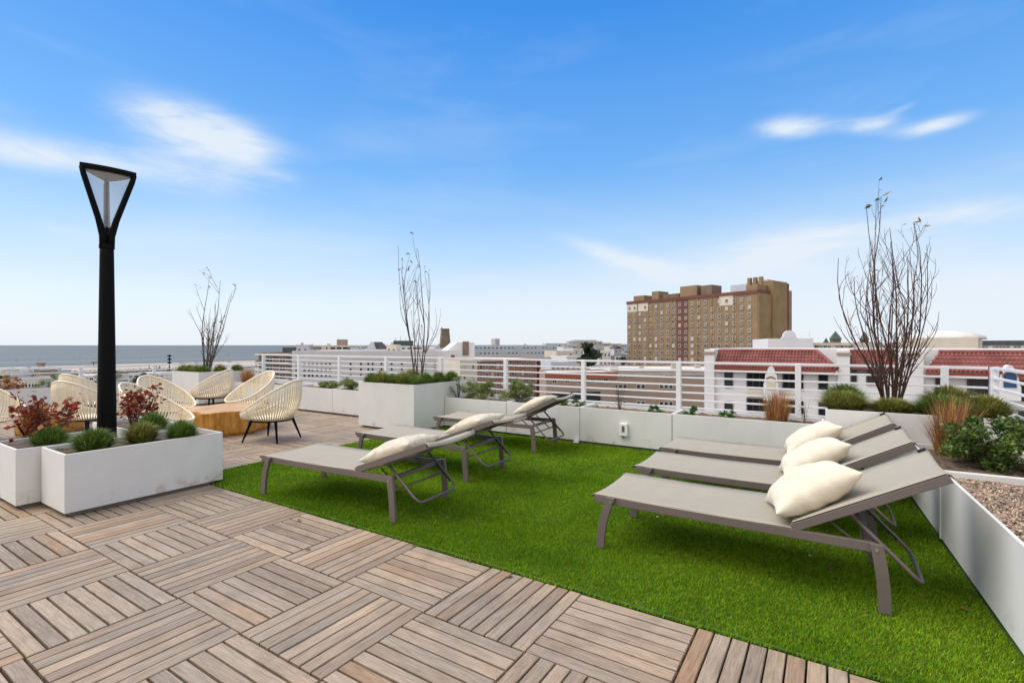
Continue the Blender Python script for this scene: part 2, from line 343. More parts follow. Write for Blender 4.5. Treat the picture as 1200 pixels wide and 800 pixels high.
def lawn():
    struct(MB().box(LU0+.005, LU1, LV0, LV1, -.089, .003).build('lawn_backing', 'turf_base'))
    pts = []
    cell = .25; u = LU0
    while u < LU1:
        v = LV0
        while v < LV1:
            d = math.hypot(u, v)
            dens = 36000 if d < 3.6 else (24000 if d < 5 else 13000)
            cu = min(cell, LU1-u); cv = min(cell, LV1-v)
            n = int(dens * cu * cv)
            p = rng.random((n, 2)) * (cu, cv) + (u, v); pts.append(p); v += cell
        u += cell
    p = np.concatenate(pts)
    edge = LU0 + .010*np.sin(p[:,1]*9) * np.sin(p[:,1]*3.7+1) + rng.normal(0, .005, len(p)) - .004
    p[:,0] = np.where(p[:,0] < LU0+.02, p[:,0]-.016, p[:,0]); p = p[p[:,0] > edge - .012]; p = p[p[:,1] > -.650 + (p[:,0]-4.47)*.033]; n = len(p)
    an = rng.random(n) * 2*np.pi; la = rng.random(n)*2*np.pi
    patch = .5 + .5*np.sin(p[:,0]*5.1 + 2*np.sin(p[:,1]*2.3)) * np.sin(p[:,1]*4.3+1.3*np.sin(p[:,0]*3.1))
    h = .013 + rng.random(n)*.009 + .003*patch; lean = rng.random(n)*.013 + .002; w = .0022 + rng.random(n)*.0012
    d = np.hypot(p[:,0], p[:,1]); w = w*np.clip(d/3.2, 1, 2.2)
    # combed direction plus scatter
    dx = np.cos(la)*lean; dy = np.sin(la)*lean - .004
    v = np.zeros((n, 3, 3))
    v[:,0,0] = p[:,0]-np.cos(an)*w; v[:,0,1] = p[:,1]-np.sin(an)*w
    v[:,1,0] = p[:,0]+np.cos(an)*w; v[:,1,1] = p[:,1]+np.sin(an)*w
    v[:,2,0] = p[:,0]+dx; v[:,2,1] = p[:,1]+dy; v[:,2,2] = h
    o = npmesh('grass', v.reshape(-1,3), np.arange(n*3).reshape(-1,3), 'turf')
    tag(o, 'bright green short artificial grass covering the lawn', 'grass', kind='stuff')
lawn()

# ------------------------------------------------------------------ planters
def planter(name, x0, x1, y0, y1, h, label, soil='soil', group='white planter boxes on the terrace', z0=.035, split=None):
    cx, cy = (x0+x1)/2, (y0+y1)/2
    t = thing(name, label, 'planter', (cx, cy, 0), 0, group)
    org = (cx, cy, 0); th = .022
    g = .0045
    MB().ring((x0+g, x1-g, y0+g, y1-g), (x0+th, x1-th, y0+th, y1-th), z0, h).build('box', 'white_panel', t, org, bevel=.003)
    MB().box(x0+.05, x1-.05, y0+.05, y1-.05, 0, z0+.004).build('plinth', 'plinth', t, org)
    nx = max(4, int((x1-x0)/.045)); ny = max(4, int((y1-y0)/.045))
    xs = np.linspace(x0+th, x1-th, nx+1); ys = np.linspace(y0+th, y1-th, ny+1)
    X, Y = np.meshgrid(xs, ys, indexing='ij'); Z = h - .045 + rng.normal(0, .006, X.shape)
    v = np.stack([X-cx, Y-cy, Z], -1).reshape(-1, 3)
    a = np.arange((nx+1)*(ny+1)).reshape(nx+1, ny+1)
    f = np.stack([a[:-1,:-1], a[1:,:-1], a[1:,1:], a[:-1,1:]], -1).reshape(-1, 4)
    npmesh('soil', v, f, soil, t, smooth=True)
    if split is not None:   # butt joint between two facing panels on the long front
        MB().box(x0-.002, x0+.004, split-.0025, split+.0025, z0+.01, h-.004).build('joint_strip', 'grey_wall', t, org)
    return t
LOW = .50; TALL = .75
planter('planter', 1.384, 2.60, 5.045, 5.60, LOW, 'long white planter box with four green grass tufts, nearest the deck corner')
planter('planter', 1.235, 1.86, 5.63, 6.27, LOW, 'white planter box cut by the left photo edge, holding red-leaved shrub and one tuft')
planter('planter', 2.14, 2.645, 5.70, 6.93, LOW, 'white planter behind the black lamp post, holding red-leaved shrub before cream chairs')
bk = [(.03, 1.64, 'low white planter holding rust-coloured grass clump, behind the right-hand loungers'),
      (1.64, 2.90, 'low white planter with outlet box on its front and dry twigs in soil'),
      (2.90, 4.12, 'low white planter behind the head of the farthest left lounger'),
      (4.12, 5.34, 'low white planter with feathery green shrubs right of the tall square planter')]
for a, b, l in bk: planter('planter', 6.30, 6.88, a, b, LOW, l)
planter('planter', 5.585, 6.88, 5.34, 6.60, TALL, 'tall white square planter with slender leafy-tipped tree, centre of terrace edge')
bk = [(6.60, 8.2, 'low white planter just left of the tall centre planter'),
      (8.2, 9.6, 'low white planter behind the nearest cream rope chair'),
      (9.6, 10.95, 'low white planter behind the rope chair facing the stump table'),
      (10.95, 11.93, 'low white planter with rust grass beside tall corner planter')]
for a, b, l in bk: planter('planter', 6.30, 6.88, a, b, LOW, l)
planter('planter', 5.60, 6.88, 11.93, 13.2, TALL, 'tall white corner planter with wind-bent bare tree, by the sea')
planter('planter', 5.585, 6.88, -1.28, .02, TALL, 'tall white planter in right corner, holding big bare multi-stem shrub')
sea = [(3.9, 5.5, 'low white seaside planter next to tall corner planter'), (2.3, 3.9, 'low white seaside planter behind cream chairs'), (.7, 2.3, 'low white seaside planter at far left photo edge')]
for a, b, l in sea: planter('planter', a, b, 13.3, 13.85, LOW, l)
pr1 = planter('planter', 4.475, 5.575, -1.36, -.637, LOW, 'right side planter holding dense dark green bush and orange grass')
pr2 = planter('planter', 1.45, 4.47, -1.42, -.705, LOW, 'right side planter filled with bare brown gravel, nearest the camera', soil='gravel')
for p_ in (pr1, pr2): p_.rotation_euler.z = .033
MB().box(4.448, 4.464, -.7085, -.699, .036, LOW-.002).build('end_trim', 'plate', pr2, ((1.45+4.47)/2, (-1.42-.705)/2, 0), bevel=.002)
MB().box(4.4645, 4.4665, -.7085, -.7035, .036, LOW-.002).build('joint', 'plinth', pr2, ((1.45+4.47)/2, (-1.42-.705)/2, 0))
# loose pebbles on the gravel planter
def pebbles():
    ico = [(0,0,1),(.9,0,.3),(.28,.85,.3),(-.72,.53,.3),(-.72,-.53,.3),(.28,-.85,.3),(0,0,-.4)]
    fc = [(0,1,2),(0,2,3),(0,3,4),(0,4,5),(0,5,1),(6,2,1),(6,3,2),(6,4,3),(6,5,4),(6,1,5)]
    n = 12000; base = np.array(ico); P = np.stack([rng.uniform(1.9, 4.43, n), rng.uniform(-1.32, -.69, n), np.full(n, LOW-.043)], -1); P[:,1] += (P[:,0]-4.47)*.033
    s = rng.uniform(.004, .014, (n, 1, 1)) * rng.uniform(.5, 1.5, (n, 1, 3)); an = rng.random(n)*6.28
    B = base[None] * s; c, sn = np.cos(an)[:,None], np.sin(an)[:,None]
    B = np.stack([B[...,0]*c-B[...,1]*sn, B[...,0]*sn+B[...,1]*c, B[...,2]], -1) + P[:,None]
    f = (np.arange(n)*7)[:,None,None] + np.array(fc)[None]
    tag(npmesh('gravel', B.reshape(-1,3), f.reshape(-1,3), 'gravel'), 'loose brown gravel and mulch chips in the near right planter', 'gravel', kind='stuff')
pebbles()

# ------------------------------------------------------------------ railings
def railing(label, p0, p1, ztop, nrail, step, posts, zb=.02):
    t = thing('railing', label, 'railing', (p0[0], p0[1], 0), 0, 'white horizontal bar railings round the terrace')
    o = (p0[0], p0[1], 0)
    d = Vector((p1[0]-p0[0], p1[1]-p0[1], 0)).normalized()
    for k in range(nrail):
        z = ztop - .012 - k*step; hh = .03 if k == 0 else .022
        MB().bar((p0[0], p0[1], z), (p1[0], p1[1], z), .03, hh).build('rail', 'white_rail', t, o, bevel=.003)
    for (x, y) in posts:
        m = MB().bar((x, y, zb), (x, y, ztop-.002), .062, .062, up=tuple(d)); m.build('post', 'white_rail', t, o, bevel=.004)
    return t
RU = 6.965
vp = [.30+1.42*k for k in range(9)]
railing('white bar railing along the town side of the terrace', (RU, -1.40), (RU, 11.72), 1.135, 7, .102, [(RU, v) for v in vp] + [(RU, -1.06)])
railing('white bar railing running down the right side of the terrace', (RU-.01, -1.45), (-1.0, -1.45), 1.135, 7, .102, [(RU, -1.45), (5.0, -1.45), (3.5, -1.45), (2.0, -1.45)])
railing('lower white bar railing beside the seaward corner planter', (RU, 11.76), (RU, 13.93), .88, 4, .102, [(RU, 13.1)])
railing('lower white bar railing along the seaward edge of the terrace', (RU, 13.98), (-1.5, 13.98), .88, 4, .102, [(RU, 13.98)] + [(RU-1.42*k, 13.98) for k in range(1, 6)])

# ------------------------------------------------------------------ outlet, lamp
t = thing('outlet_box', 'small white weatherproof outlet box on the low planter front', 'outlet box', (6.296, 2.26, .25))
MB().box(-.034, 0, -.055, .055, -.085, .085).build('cover', 'plate', t, bevel=.012, segs=3)
MB().box(-.038, -.033, -.018, .018, -.03, .05).build('socket_face', 'darkslot', t, bevel=.001)
MB().tube([(-.018, .01, -.083), (-.018, .01, -.11)], .012, 10).build('cable_gland', 'darkslot', t)
t = thing('floor_bracket', 'small pale bracket lying on turf at foot of planter', 'bracket', (6.25, 2.93, .0), .3)
MB().box(-.05, .05, -.035, .035, .018, .030).build('plate', 'plate', t, bevel=.003)
MB().box(-.04, -.03, -.03, .03, .031, .055).build('flange', 'plate', t, bevel=.002)

lx, ly = 2.02, 6.145
t = thing('street_lamp', 'tall black lamp post with three-armed open triangular head', 'lamp', (lx, ly, 0))
MB().lathe([(.16, 0), (.16, .02), (.10, .03), (.084, .06), (.080, .5), (.058, 2.28), (.056, 2.38)], 28).build('pole', 'black', t, smooth=False, bevel=0)
for p in t.children[0].data.polygons: p.use_smooth = abs(p.normal.z) < .7
MB().lathe([(.060, 2.33), (.064, 2.335), (.064, 2.37), (.060, 2.375)], 28).build('collar', 'black', t)
camr = Vector((S_, -C_, 0)); camf = Vector((C_, S_, 0))
dirs = [math.radians(a) for a in (-101, 11, 130)]
tips = []
for a in dirs:
    d = camr*math.cos(a) + camf*math.sin(a); tips.append(d)
    pts = [d*.033 + Vector((0,0,2.34)), d*.040 + Vector((0,0,2.46)), d*.085 + Vector((0,0,2.62)), d*.228 + Vector((0,0,3.02)), d*.248 + Vector((0,0,3.085))]
    MB().tube(pts, [.034, .032, .027, .024, .02], 10).build('arm', 'black', t, smooth=True)
def tri(r, k=10, rot=0):
    """rounded triangle outline through the three arm directions"""
    out = []
    for i in range(3):
        d0, d1 = tips[i]*r, tips[(i+1) % 3]*r; m = (d0+d1)*.5*1.42
        for j in range(k):
            u = j/k; q = d0*(1-u)**2 + m*2*u*(1-u) + d1*u*u; out.append((q.x, q.y))
    return out
MB().prism(tri(.268), 3.075, 3.12).build('top_plate', 'black', t, bevel=.008)
MB().prism(tri(.215), 3.062, 3.073).build('led_panel', 'led', t)
m = MB(); T1 = tri(.228); n = len(T1); m.v += [(x, y, 3.06) for x, y in T1] + [(x*.2, y*.2, 2.55) for x, y in T1]
m.quad_faces([(k, (k+1) % n, n+(k+1) % n, n+k) for k in range(n)]); m.build('acrylic_panel', 'acrylic', t, smooth=True)

# ------------------------------------------------------------------ loungers
W2 = .325
def slab(ptsYZ, x0, x1, th, m=None, sag=.012, nx=8):
    """sling sheet through (y,z) profile, sagging across"""
    m = m or MB(); b = len(m.v); ny = len(ptsYZ)
    for lay in (0, 1):
        for (y, z) in ptsYZ:
            for i in range(nx+1):
                u = i/nx; s = sag*4*u*(1-u); m.v.append((x0+(x1-x0)*u, y, z - s - lay*th))
    w = nx+1; L = ny*w
    for j in range(ny-1):
        for i in range(nx):
            a = b+j*w+i; m.quad_faces([(a, a+1, a+1+w, a+w), (a+L, a+w+L, a+1+w+L, a+1+L)])
    for j in range(ny-1):
        a = b+j*w; m.quad_faces([(a, a+w, a+w+L, a+L)]); a = b+j*w+nx; m.quad_faces([(a, a+L, a+w+L, a+w)])
    for i in range(nx):
        a = b+i; m.quad_faces([(a, a+L, a+1+L, a+1)]); a = b+(ny-1)*w+i; m.quad_faces([(a, a+1, a+1+L, a+L)])
    return m
def make_lounger(angle, label, loc, rz):
    t = thing('sun_lounger', label, 'sun lounger', loc, rz, 'taupe sling sun loungers on the lawn')
    zr = .325
    m = MB()
    for s in (-1, 1):
        x = s*(W2-.0125)
        m.bar((x, -.70, zr), (x, .84, zr), .025, .05)
    m.bar((-W2+.0255, .805, zr-.012), (W2-.0255, .805, zr-.012), .03, .025)
    m.bar((-W2+.0255, -.665, zr-.004), (W2-.0255, -.665, zr-.004), .03, .03)
    m.bar((-W2+.0255, -.02, zr-.03), (W2-.0255, -.02, zr-.03), .025, .025)
    m.build('frame', 'taupe', t, bevel=.004)
    for s in (-1, 1):
        for (yt, yb, fr) in ((.715, .79, 1), (-.70, -.735, -1)):
            x = s*(W2+.0135); mm = MB(); prev = None; K = 7; pts = []
            for k in range(K+1):
                u = k/K; z = (zr+.028)*(1-u); y = yt + (yb-yt)*(1-(1-u)**2)*1.0; pts.append((y, z))
            b = 0
            for (y, z) in pts:
                hw = .028
                mm.v += [(x-.012, y-hw, z), (x+.012, y-hw, z), (x+.012, y+hw, z), (x-.012, y+hw, z)]
            for k in range(K):
                a = 4*k
                for i in range(4): j = (i+1) % 4; mm.quad_faces([(a+i, a+4+i, a+4+j, a+j)])
            mm.quad_faces([(0,1,2,3), (4*K+3,4*K+2,4*K+1,4*K)])
            lg = mm.build('leg', 'taupe', t, bevel=.003)
            MB().tube([(x+s*.012, yt-.0, zr), (x+s*.017, yt-.0, zr)], .008, 8).build('bolt', 'steel', lg)
            MB().box(x-.014, x+.014, yb-.030, yb+.030, 0, .012).build('foot_cap', 'blackplastic', lg)
    # sling seat
    prof = [(.865, zr+.006), (.862, zr+.022), (.845, zr+.031), (.80, zr+.032)] + [(.80-1.12*k/10, zr+.032 - .006*math.sin(math.pi*k/10)) for k in range(1, 11)] + [(-.335, zr+.018)]
    slab(prof, -W2+.002, W2-.002, .004, sag=.018).build('sling', 'sling', t, smooth=True)
    # backrest
    ca, sa = math.cos(angle), math.sin(angle); PY, PZ = -.33, zr+.012
    def q(l, h=0): return (PY - l*ca + h*sa*1.0, PZ + l*sa + h*ca)
    bt = MB()
    for s in (-1, 1):
        x = s*(W2-.0125-.0)
        y0, z0 = q(.0, 0.006); y1, z1 = q(.758, 0.006)
        bt.bar((x, y0, z0+.012), (x, y1, z1+.012), .025, .045)
    y1, z1 = q(.742, .004); bt.bar((-W2+.026, y1, z1), (W2-.026, y1, z1), .022, .02)
    y1, z1 = q(.30, -.01); bt.bar((-W2+.026, y1, z1), (W2-.026, y1, z1), .022, .02)
    bf = bt.build('backrest_frame', 'taupe', t, bevel=.004)
    prof = [q(l, .0465) for l in np.linspace(.02, .758, 12)] + [q(.773, .036), q(.777, .012)]
    bs = slab(prof, -W2+.001, W2-.001, .004, sag=.022).build('backrest_sling', 'sling', t, smooth=True)
    for x in (.30,):
        y, z = q(.722, .052); MB().bar((x-.0, y, z), (x-.0, y-.045*ca, z+.045*sa), .02, .012).build('clip', 'blackplastic', t, bevel=.003)
    # support: U-tube hanging below the backrest
    y0, z0 = q(.29, -.01); dy, dz = -.31, -(z0-.155)
    yb, zb = y0+dy, z0+dz; xs = W2-.07; r = .05
    pts = [(-xs, y0, z0), (-xs, y0+dy*.85, z0+dz*.85), (-xs+.012, y0+dy*.95, z0+dz*.95), (-xs+.05, yb, zb), (xs-.05, yb, zb), (xs-.012, y0+dy*.95, z0+dz*.95), (xs, y0+dy*.85, z0+dz*.85), (xs, y0, z0)]
    MB().tube(pts, .0105, 10).build('support_tube', 'taupe', t, smooth=True)
    # ratchet teeth and stay bar
    for s in (-1, 1):
        m = MB()
        m.bar((s*(xs-.012), y0+dy*.33, z0+dz*.33-.004), (s*(xs-.012), y0+dy*.80, z0+dz*.80-.004), .006, .010)
        for k in range(5):
            u = .35+.1*k; m.bar((s*(xs-.012), y0+dy*u, z0+dz*u-.004), (s*(xs-.012), y0+dy*u-.012, z0+dz*u-.028), .0062, .008)
        m.build('ratchet', 'blackplastic', t)
    m = MB().tube([(-W2+.02, -.70, zr-.09), (W2-.02, -.70, zr-.09)], .0085, 10)
    for s in (-1, 1):
        m.tube([(s*(xs-.035), -.70, zr-.09), (s*(xs-.035), y0+.10, z0-.06)], .007, 8)
    m.build('stay_bar', 'taupe', t, smooth=True)
    return t
def cp(o, label, loc, rz):
    c = copy_tree(o); c['label'] = label; c.location = loc; c.rotation_euler = (0, 0, rz); return c
a29, a20, a25 = R(29), R(20), R(26)
d1 = make_lounger(a29, 'nearest of the three right-hand loungers, largest in the photo, backrest raised', (3.45, .49, 0), 0)
cp(d1, 'middle of the three right-hand loungers, between two others', (4.365, .515, 0), R(-.4))
cp(d1, 'right-hand lounger nearest the low back planter, mostly hidden by two others', (5.235, .54, 0), 0)
la = make_lounger(a20, 'nearest of the three left-hand loungers, all four legs and support frame visible', (2.974, 3.55, 0), R(4.5))
cp(la, 'middle of the three left-hand loungers, low backrest', (4.205, 3.76, 0), R(1.5))
make_lounger(a25, 'left-hand lounger against the low planter, its backrest higher than its two neighbours', (5.686, 3.868, 0), R(4))

def pillow(label, loc, rot, size=(.25, .25, .105), m='linen', seed=0):
    r = np.random.default_rng(seed); n = 44; u = np.linspace(-1, 1, n+1); Uu, Vv = np.meshgrid(u, u, indexing='ij')
    # denser towards rim
    Uu = np.sin(Uu*math.pi/2)*.35+Uu*.65; Vv = np.sin(Vv*math.pi/2)*.35+Vv*.65
    px = Uu*(1-.10*(1-Vv**2)*np.abs(Uu)); py = Vv*(1-.10*(1-Uu**2)*np.abs(Vv))
    th = ((1-np.abs(Uu)**2.4)*(1-np.abs(Vv)**2.4)).clip(0)**.52
    ph = r.random(6)*6.28
    wr = .07*np.sin(5*Uu+3*Vv+ph[0])*np.sin(4*Vv-2*Uu+ph[1]) + .04*np.sin(11*Uu*Vv+ph[2]) + .05*np.sin(16*Vv+5*Uu+ph[3])*np.abs(Uu)**2 + .05*np.sin(15*Uu-6*Vv+ph[5])*np.abs(Vv)**2
    rim = .05*np.sin(9*np.arctan2(Vv, Uu)+ph[4])
    vs = []
    for sgn in (1, -1):
        z = sgn*th*(1+wr*1.2*sgn)*size[2] + rim*.15*size[2]
        vs.append(np.stack([px*size[0], py*size[1], z], -1).reshape(-1, 3))
    v = np.concatenate(vs); a = np.arange((n+1)**2).reshape(n+1, n+1)
    f = np.stack([a[:-1,:-1], a[1:,:-1], a[1:,1:], a[:-1,1:]], -1).reshape(-1, 4); f2 = f[:, ::-1] + (n+1)**2
    o = npmesh('pillow', v, np.concatenate([f, f2]), m, smooth=True)
    bm = bmesh.new(); bm.from_mesh(o.data); bmesh.ops.remove_doubles(bm, verts=bm.verts, dist=.0008); bm.to_mesh(o.data); bm.free()
    o.location = loc; o.rotation_euler = rot
    tag(o, label, 'pillow', 'cream linen pillows on the loungers'); return o
def on_back(center, rz, y, h, ang, tw=0, x=0):
    """pillow pose lying on a backrest: centre at local (x,y,h)"""
    Rm = Matrix.Rotation(rz, 4, 'Z') @ Matrix.Rotation(-ang, 4, 'X') @ Matrix.Rotation(tw, 4, 'Z')
    p = Matrix.Rotation(rz, 3, 'Z') @ Vector((x, y, 0)); return (center[0]+p.x, center[1]+p.y, h), Rm.to_euler()
for (c, rz, y, h, ang, tw, x, l, m, sd, sz) in [
    ((3.45,.49), 0, -.40, .515, R(33), R(14), -.03, 'plump cream pillow on the nearest right-hand lounger, biggest pillow in the photo', 'linen', 1, (.25,.25,.115)),
    ((4.365,.515), 0, -.42, .515, R(33), R(10), -.02, 'cream pillow on the middle right-hand lounger', 'linen', 2, (.24,.25,.11)),
    ((5.235,.54), 0, -.42, .52, R(33), R(8), -.02, 'cream pillow on the farthest right-hand lounger', 'linen', 3, (.24,.25,.11)),
    ((2.974,3.55), R(4.5), -.53, .495, R(20), R(3), -.02, 'mottled cream pillow on the nearest left-hand lounger', 'linen2', 4, (.23,.27,.085)),
    ((4.205,3.76), R(1.5), -.62, .53, R(20), R(-4), -.02, 'mottled cream pillow on the middle left-hand lounger', 'linen2', 5, (.23,.26,.08)),
    ((5.686,3.868), R(4), -.60, .57, R(26), R(2), -.02, 'mottled cream pillow on the left-hand lounger against the planter', 'linen2', 6, (.23,.26,.075))]:
    loc, rot = on_back(c, rz, y, h, ang, tw, x); pillow(l, loc, rot, sz, m, sd)

# ------------------------------------------------------------------ rope chairs
def make_chair():
    t = thing('rope_chair', '', 'chair', (0,0,0), 0, 'cream rope lounge chairs round the stump tables')
    def rim(ph):
        s = math.sin(ph); k = (1-s)/2
        return Vector((.375*math.cos(ph)*(1-.10*k), .05+.40*s - .03*k, .365 + .50*k**1.25))
    def base(ph): return Vector((.265*math.cos(ph), .03+.27*math.sin(ph), .315))
    MB().tube([rim(2*math.pi*k/48) for k in range(48)], .0125, 8, closed=True).build('rim', 'ropewhite', t, smooth=True)
    m = MB(); NR = 190
    for k in range(NR):
        ph = 2*math.pi*(k+.5)/NR; a, b = rim(ph), base(ph + .06*math.sin(k*2.1)); pts = []
        for i in range(6):
            u = i/5; p = b.lerp(a, u); bul = math.sin(math.pi*u); o = Vector((p.x, p.y-.03, 0)).normalized(); p = p + o*(.045*bul) - Vector((0,0,.03*bul)); pts.append(p)
        m.tube(pts, .0059, 5)
    m.build('woven_shell', 'rope', t, smooth=True)
    m = MB(); n = 40
    m.v += [(0,.03,.322)] + [(.265*.55*math.cos(2*math.pi*k/n), .03+.27*.55*math.sin(2*math.pi*k/n), .318) for k in range(n)] + [tuple(base(2*math.pi*k/n)+Vector((0,0,.012))) for k in range(n)] + [tuple(base(2*math.pi*k/n)+Vector((0,0,-.012))) for k in range(n)] + [(0,.03,.303)]
    m.quad_faces([(0,1+k,1+(k+1) % n) for k in range(n)]+[(1+k,1+n+k,1+n+(k+1) % n,1+(k+1) % n) for k in range(n)]+[(1+n+k,1+2*n+k,1+2*n+(k+1) % n,1+n+(k+1) % n) for k in range(n)]+[(1+3*n,1+2*n+(k+1) % n,1+2*n+k) for k in range(n)])
    m.build('seat', 'rope', t, smooth=True)
    MB().tube([base(2*math.pi*k/32)*1.0 + Vector((0,0,-.020)) for k in range(32)], .011, 6, closed=True).build('seat_frame', 'black', t, smooth=True)
    for sx in (-1, 1):
        for sy in (-1, 1):
            MB().tube([(sx*.19, .03+sy*.19, .298), (sx*.272, .03+sy*.272, 0)], [.021, .011], 10).build('leg', 'black', t, smooth=True)
    return t
chair = make_chair()
def face(dx, dy): return math.atan2(dy, dx) - math.pi/2
def facec(r, f): return face(r*S_ + f*C_, -r*C_ + f*S_)     # facing given as (camera right, camera forward)
ch = [((4.16, 6.70), facec(-1, .18), 'nearest cream rope chair, black legs fully visible, on the open deck'),
      ((5.10, 8.90), facec(-.5, -.9), 'cream rope chair right of the stump table, facing the camera side'),
      ((5.22, 10.55), facec(-1, .12), 'cream rope chair seen in profile in front of tall corner planter'),
      ((3.72, 9.0), facec(1, -.22), 'cream rope chair left of the stump table, the rear one of an overlapping pair'),
      ((2.98, 7.50), facec(1, .15), 'cream rope chair just behind the tufted planter, the front one of an overlapping pair'),
      ((2.72, 9.05), facec(.05, 1), 'cream rope chair left of the lamp post, its back to the camera'),
      ((3.35, 11.1), facec(.1, 1), 'cream rope chair farthest away, behind the lamp post'),
      ((1.90, 10.0), facec(1, -.1), 'cream rope chair cut off by the left edge of the photo')]
for i, ((x, y), rz, l) in enumerate(ch):
    o = chair if i == 0 else copy_tree(chair)
    o.location = (x, y, 0); o.rotation_euler = (0, 0, rz); o['label'] = l

def stump(label, x, y, r, h, seed, rz=0, sy=1):
    rr = random.Random(seed); t = thing('stump_table', label, 'table', (x, y, 0), rz, 'orange wooden stump tables')
    n = 26; rad = []
    lobes = [(rr.uniform(0, 6.28), rr.choice((3, 5, 7))) for _ in range(3)]
    for k in range(n):
        a = 2*math.pi*k/n; q = 1 + sum(.05*math.sin(m*a+p) for p, m in lobes) + rr.uniform(-.025, .025); rad.append(r*q)
    m = MB(); levels = [(0, .90), (.04, .95), (h*.5, .97), (h-.07, 1.0), (h-.015, 1.0), (h, .975)]
    for z, s in levels:
        for k in range(n):
            a = 2*math.pi*k/n; q = rad[k]*s*(1+.012*math.sin(z*30+k)); m.v.append((q*math.cos(a), sy*q*math.sin(a), z + (.012*math.sin(k*.9) if h-.08 < z < h-.001 else 0)))
    for i in range(len(levels)-1):
        for k in range(n): m.quad_faces([(i*n+k, i*n+(k+1) % n, (i+1)*n+(k+1) % n, (i+1)*n+k)])
    m.quad_faces([tuple(reversed(range(n)))]); m.build('trunk', 'stump', t, smooth=False)
    m = MB(); m.v += [(rad[k]*.975*math.cos(2*math.pi*k/n), sy*rad[k]*.975*math.sin(2*math.pi*k/n), h+.0005) for k in range(n)] + [(0,0,h+.002)]
    m.quad_faces([(k, (k+1) % n, n) for k in range(n)]); m.build('table_top', 'stumptop', t)
stump('wide orange varnished stump table in the middle of the chairs', 4.22, 8.05, .66, .37, 3, R(20), .86)
stump('orange stump table mostly hidden behind the red-leaved shrub', 2.66, 10.3, .42, .36, 5)

# ------------------------------------------------------------------ plants
def strips(base, dirs, H, W, bend, seg=3):
    """arching blades: base (n,3), dirs (n,2) lean direction*amount"""
    n = len(base); vs = np.zeros((n, seg*2+1, 3)); side = np.stack([-dirs[:,1], dirs[:,0]], -1); nn = np.linalg.norm(side, axis=1, keepdims=True)+1e-6; side = side/nn
    for k in range(seg+1):
        u = k/seg; off = dirs*(u**1.0*.45+.55*u**2.2)[..., None] if False else dirs*(.45*u+.55*u**2.2)
        z = H*(u - bend*u**3)
        if k < seg:
            w = (W*(1-.55*u))[:, None]
            vs[:,2*k,:2] = base[:,:2]+off-side*w; vs[:,2*k+1,:2] = base[:,:2]+off+side*w; vs[:,2*k,2] = vs[:,2*k+1,2] = base[:,2]+z
        else: vs[:,2*seg,:2] = base[:,:2]+off; vs[:,2*seg,2] = base[:,2]+z
    tri = []
    for k in range(seg-1): a = 2*k; tri += [(a,a+1,a+3), (a,a+3,a+2)]
    a = 2*(seg-1); tri.append((a, a+1, a+2))
    f = (np.arange(n)*(2*seg+1))[:,None,None] + np.array(tri)[None]
    return vs.reshape(-1, 3), f.reshape(-1, 3)
def tuft(name, label, cat, x, y, z, r, h, n, m='fescue', group=None, spread=1.0, up=0, w=.003, sy=1, rz=0, lump=0):
    a = rng.random(n)*2*np.pi; q = np.sqrt(rng.random(n))
    bx = np.cos(a)*q*r*.5; by = np.sin(a)*q*r*.5*sy
    da = a + rng.normal(0, .7, n); L = r*spread*(.12+.72*q**1.3)*rng.uniform(.3, 1.15, n)
    H = h*rng.uniform(.45, 1.15, n)*np.sqrt(1.02-.72*q**2*(1-up))*(1.25 if up else 1.85)
    if lump: H = H*(1-lump*.5*(1+np.sin(3*a+x*9)*np.sin(5*a+y*5)))
    dirs = np.stack([np.cos(da)*L, np.sin(da)*L], -1)
    base = np.stack([bx, by, np.full(n, -.01)], -1)
    v, f = strips(base, dirs, H, np.full(n, w)*rng.uniform(.7, 1.4, n), .38*(1-up))
    o = npmesh(name, v, f, m); o.location = (x, y, z); o.rotation_euler = (0, 0, rz)
    return tag(o, label, cat, group)
def leaf_quads(P, size, tiltup=.3, asp=.5):
    """diamond leaves at points P with random orientation"""
    n = len(P); d = rng.normal(0, 1, (n, 3)); d[:,2] = d[:,2]*.6+tiltup; d /= np.linalg.norm(d, axis=1, keepdims=True)
    s = np.cross(d, rng.normal(0, 1, (n, 3))); s /= np.linalg.norm(s, axis=1, keepdims=True); nr = np.cross(d, s)
    L = size*rng.uniform(.6, 1.25, (n, 1)); Wd = L*asp
    v = np.stack([P, P+d*L*.45+s*Wd*.5+nr*L*.06, P+d*L, P+d*L*.45-s*Wd*.5+nr*L*.06], 1)
    f = (np.arange(n)*4)[:,None] + np.array([0,1,2,3])[None]
    return v.reshape(-1, 3), f
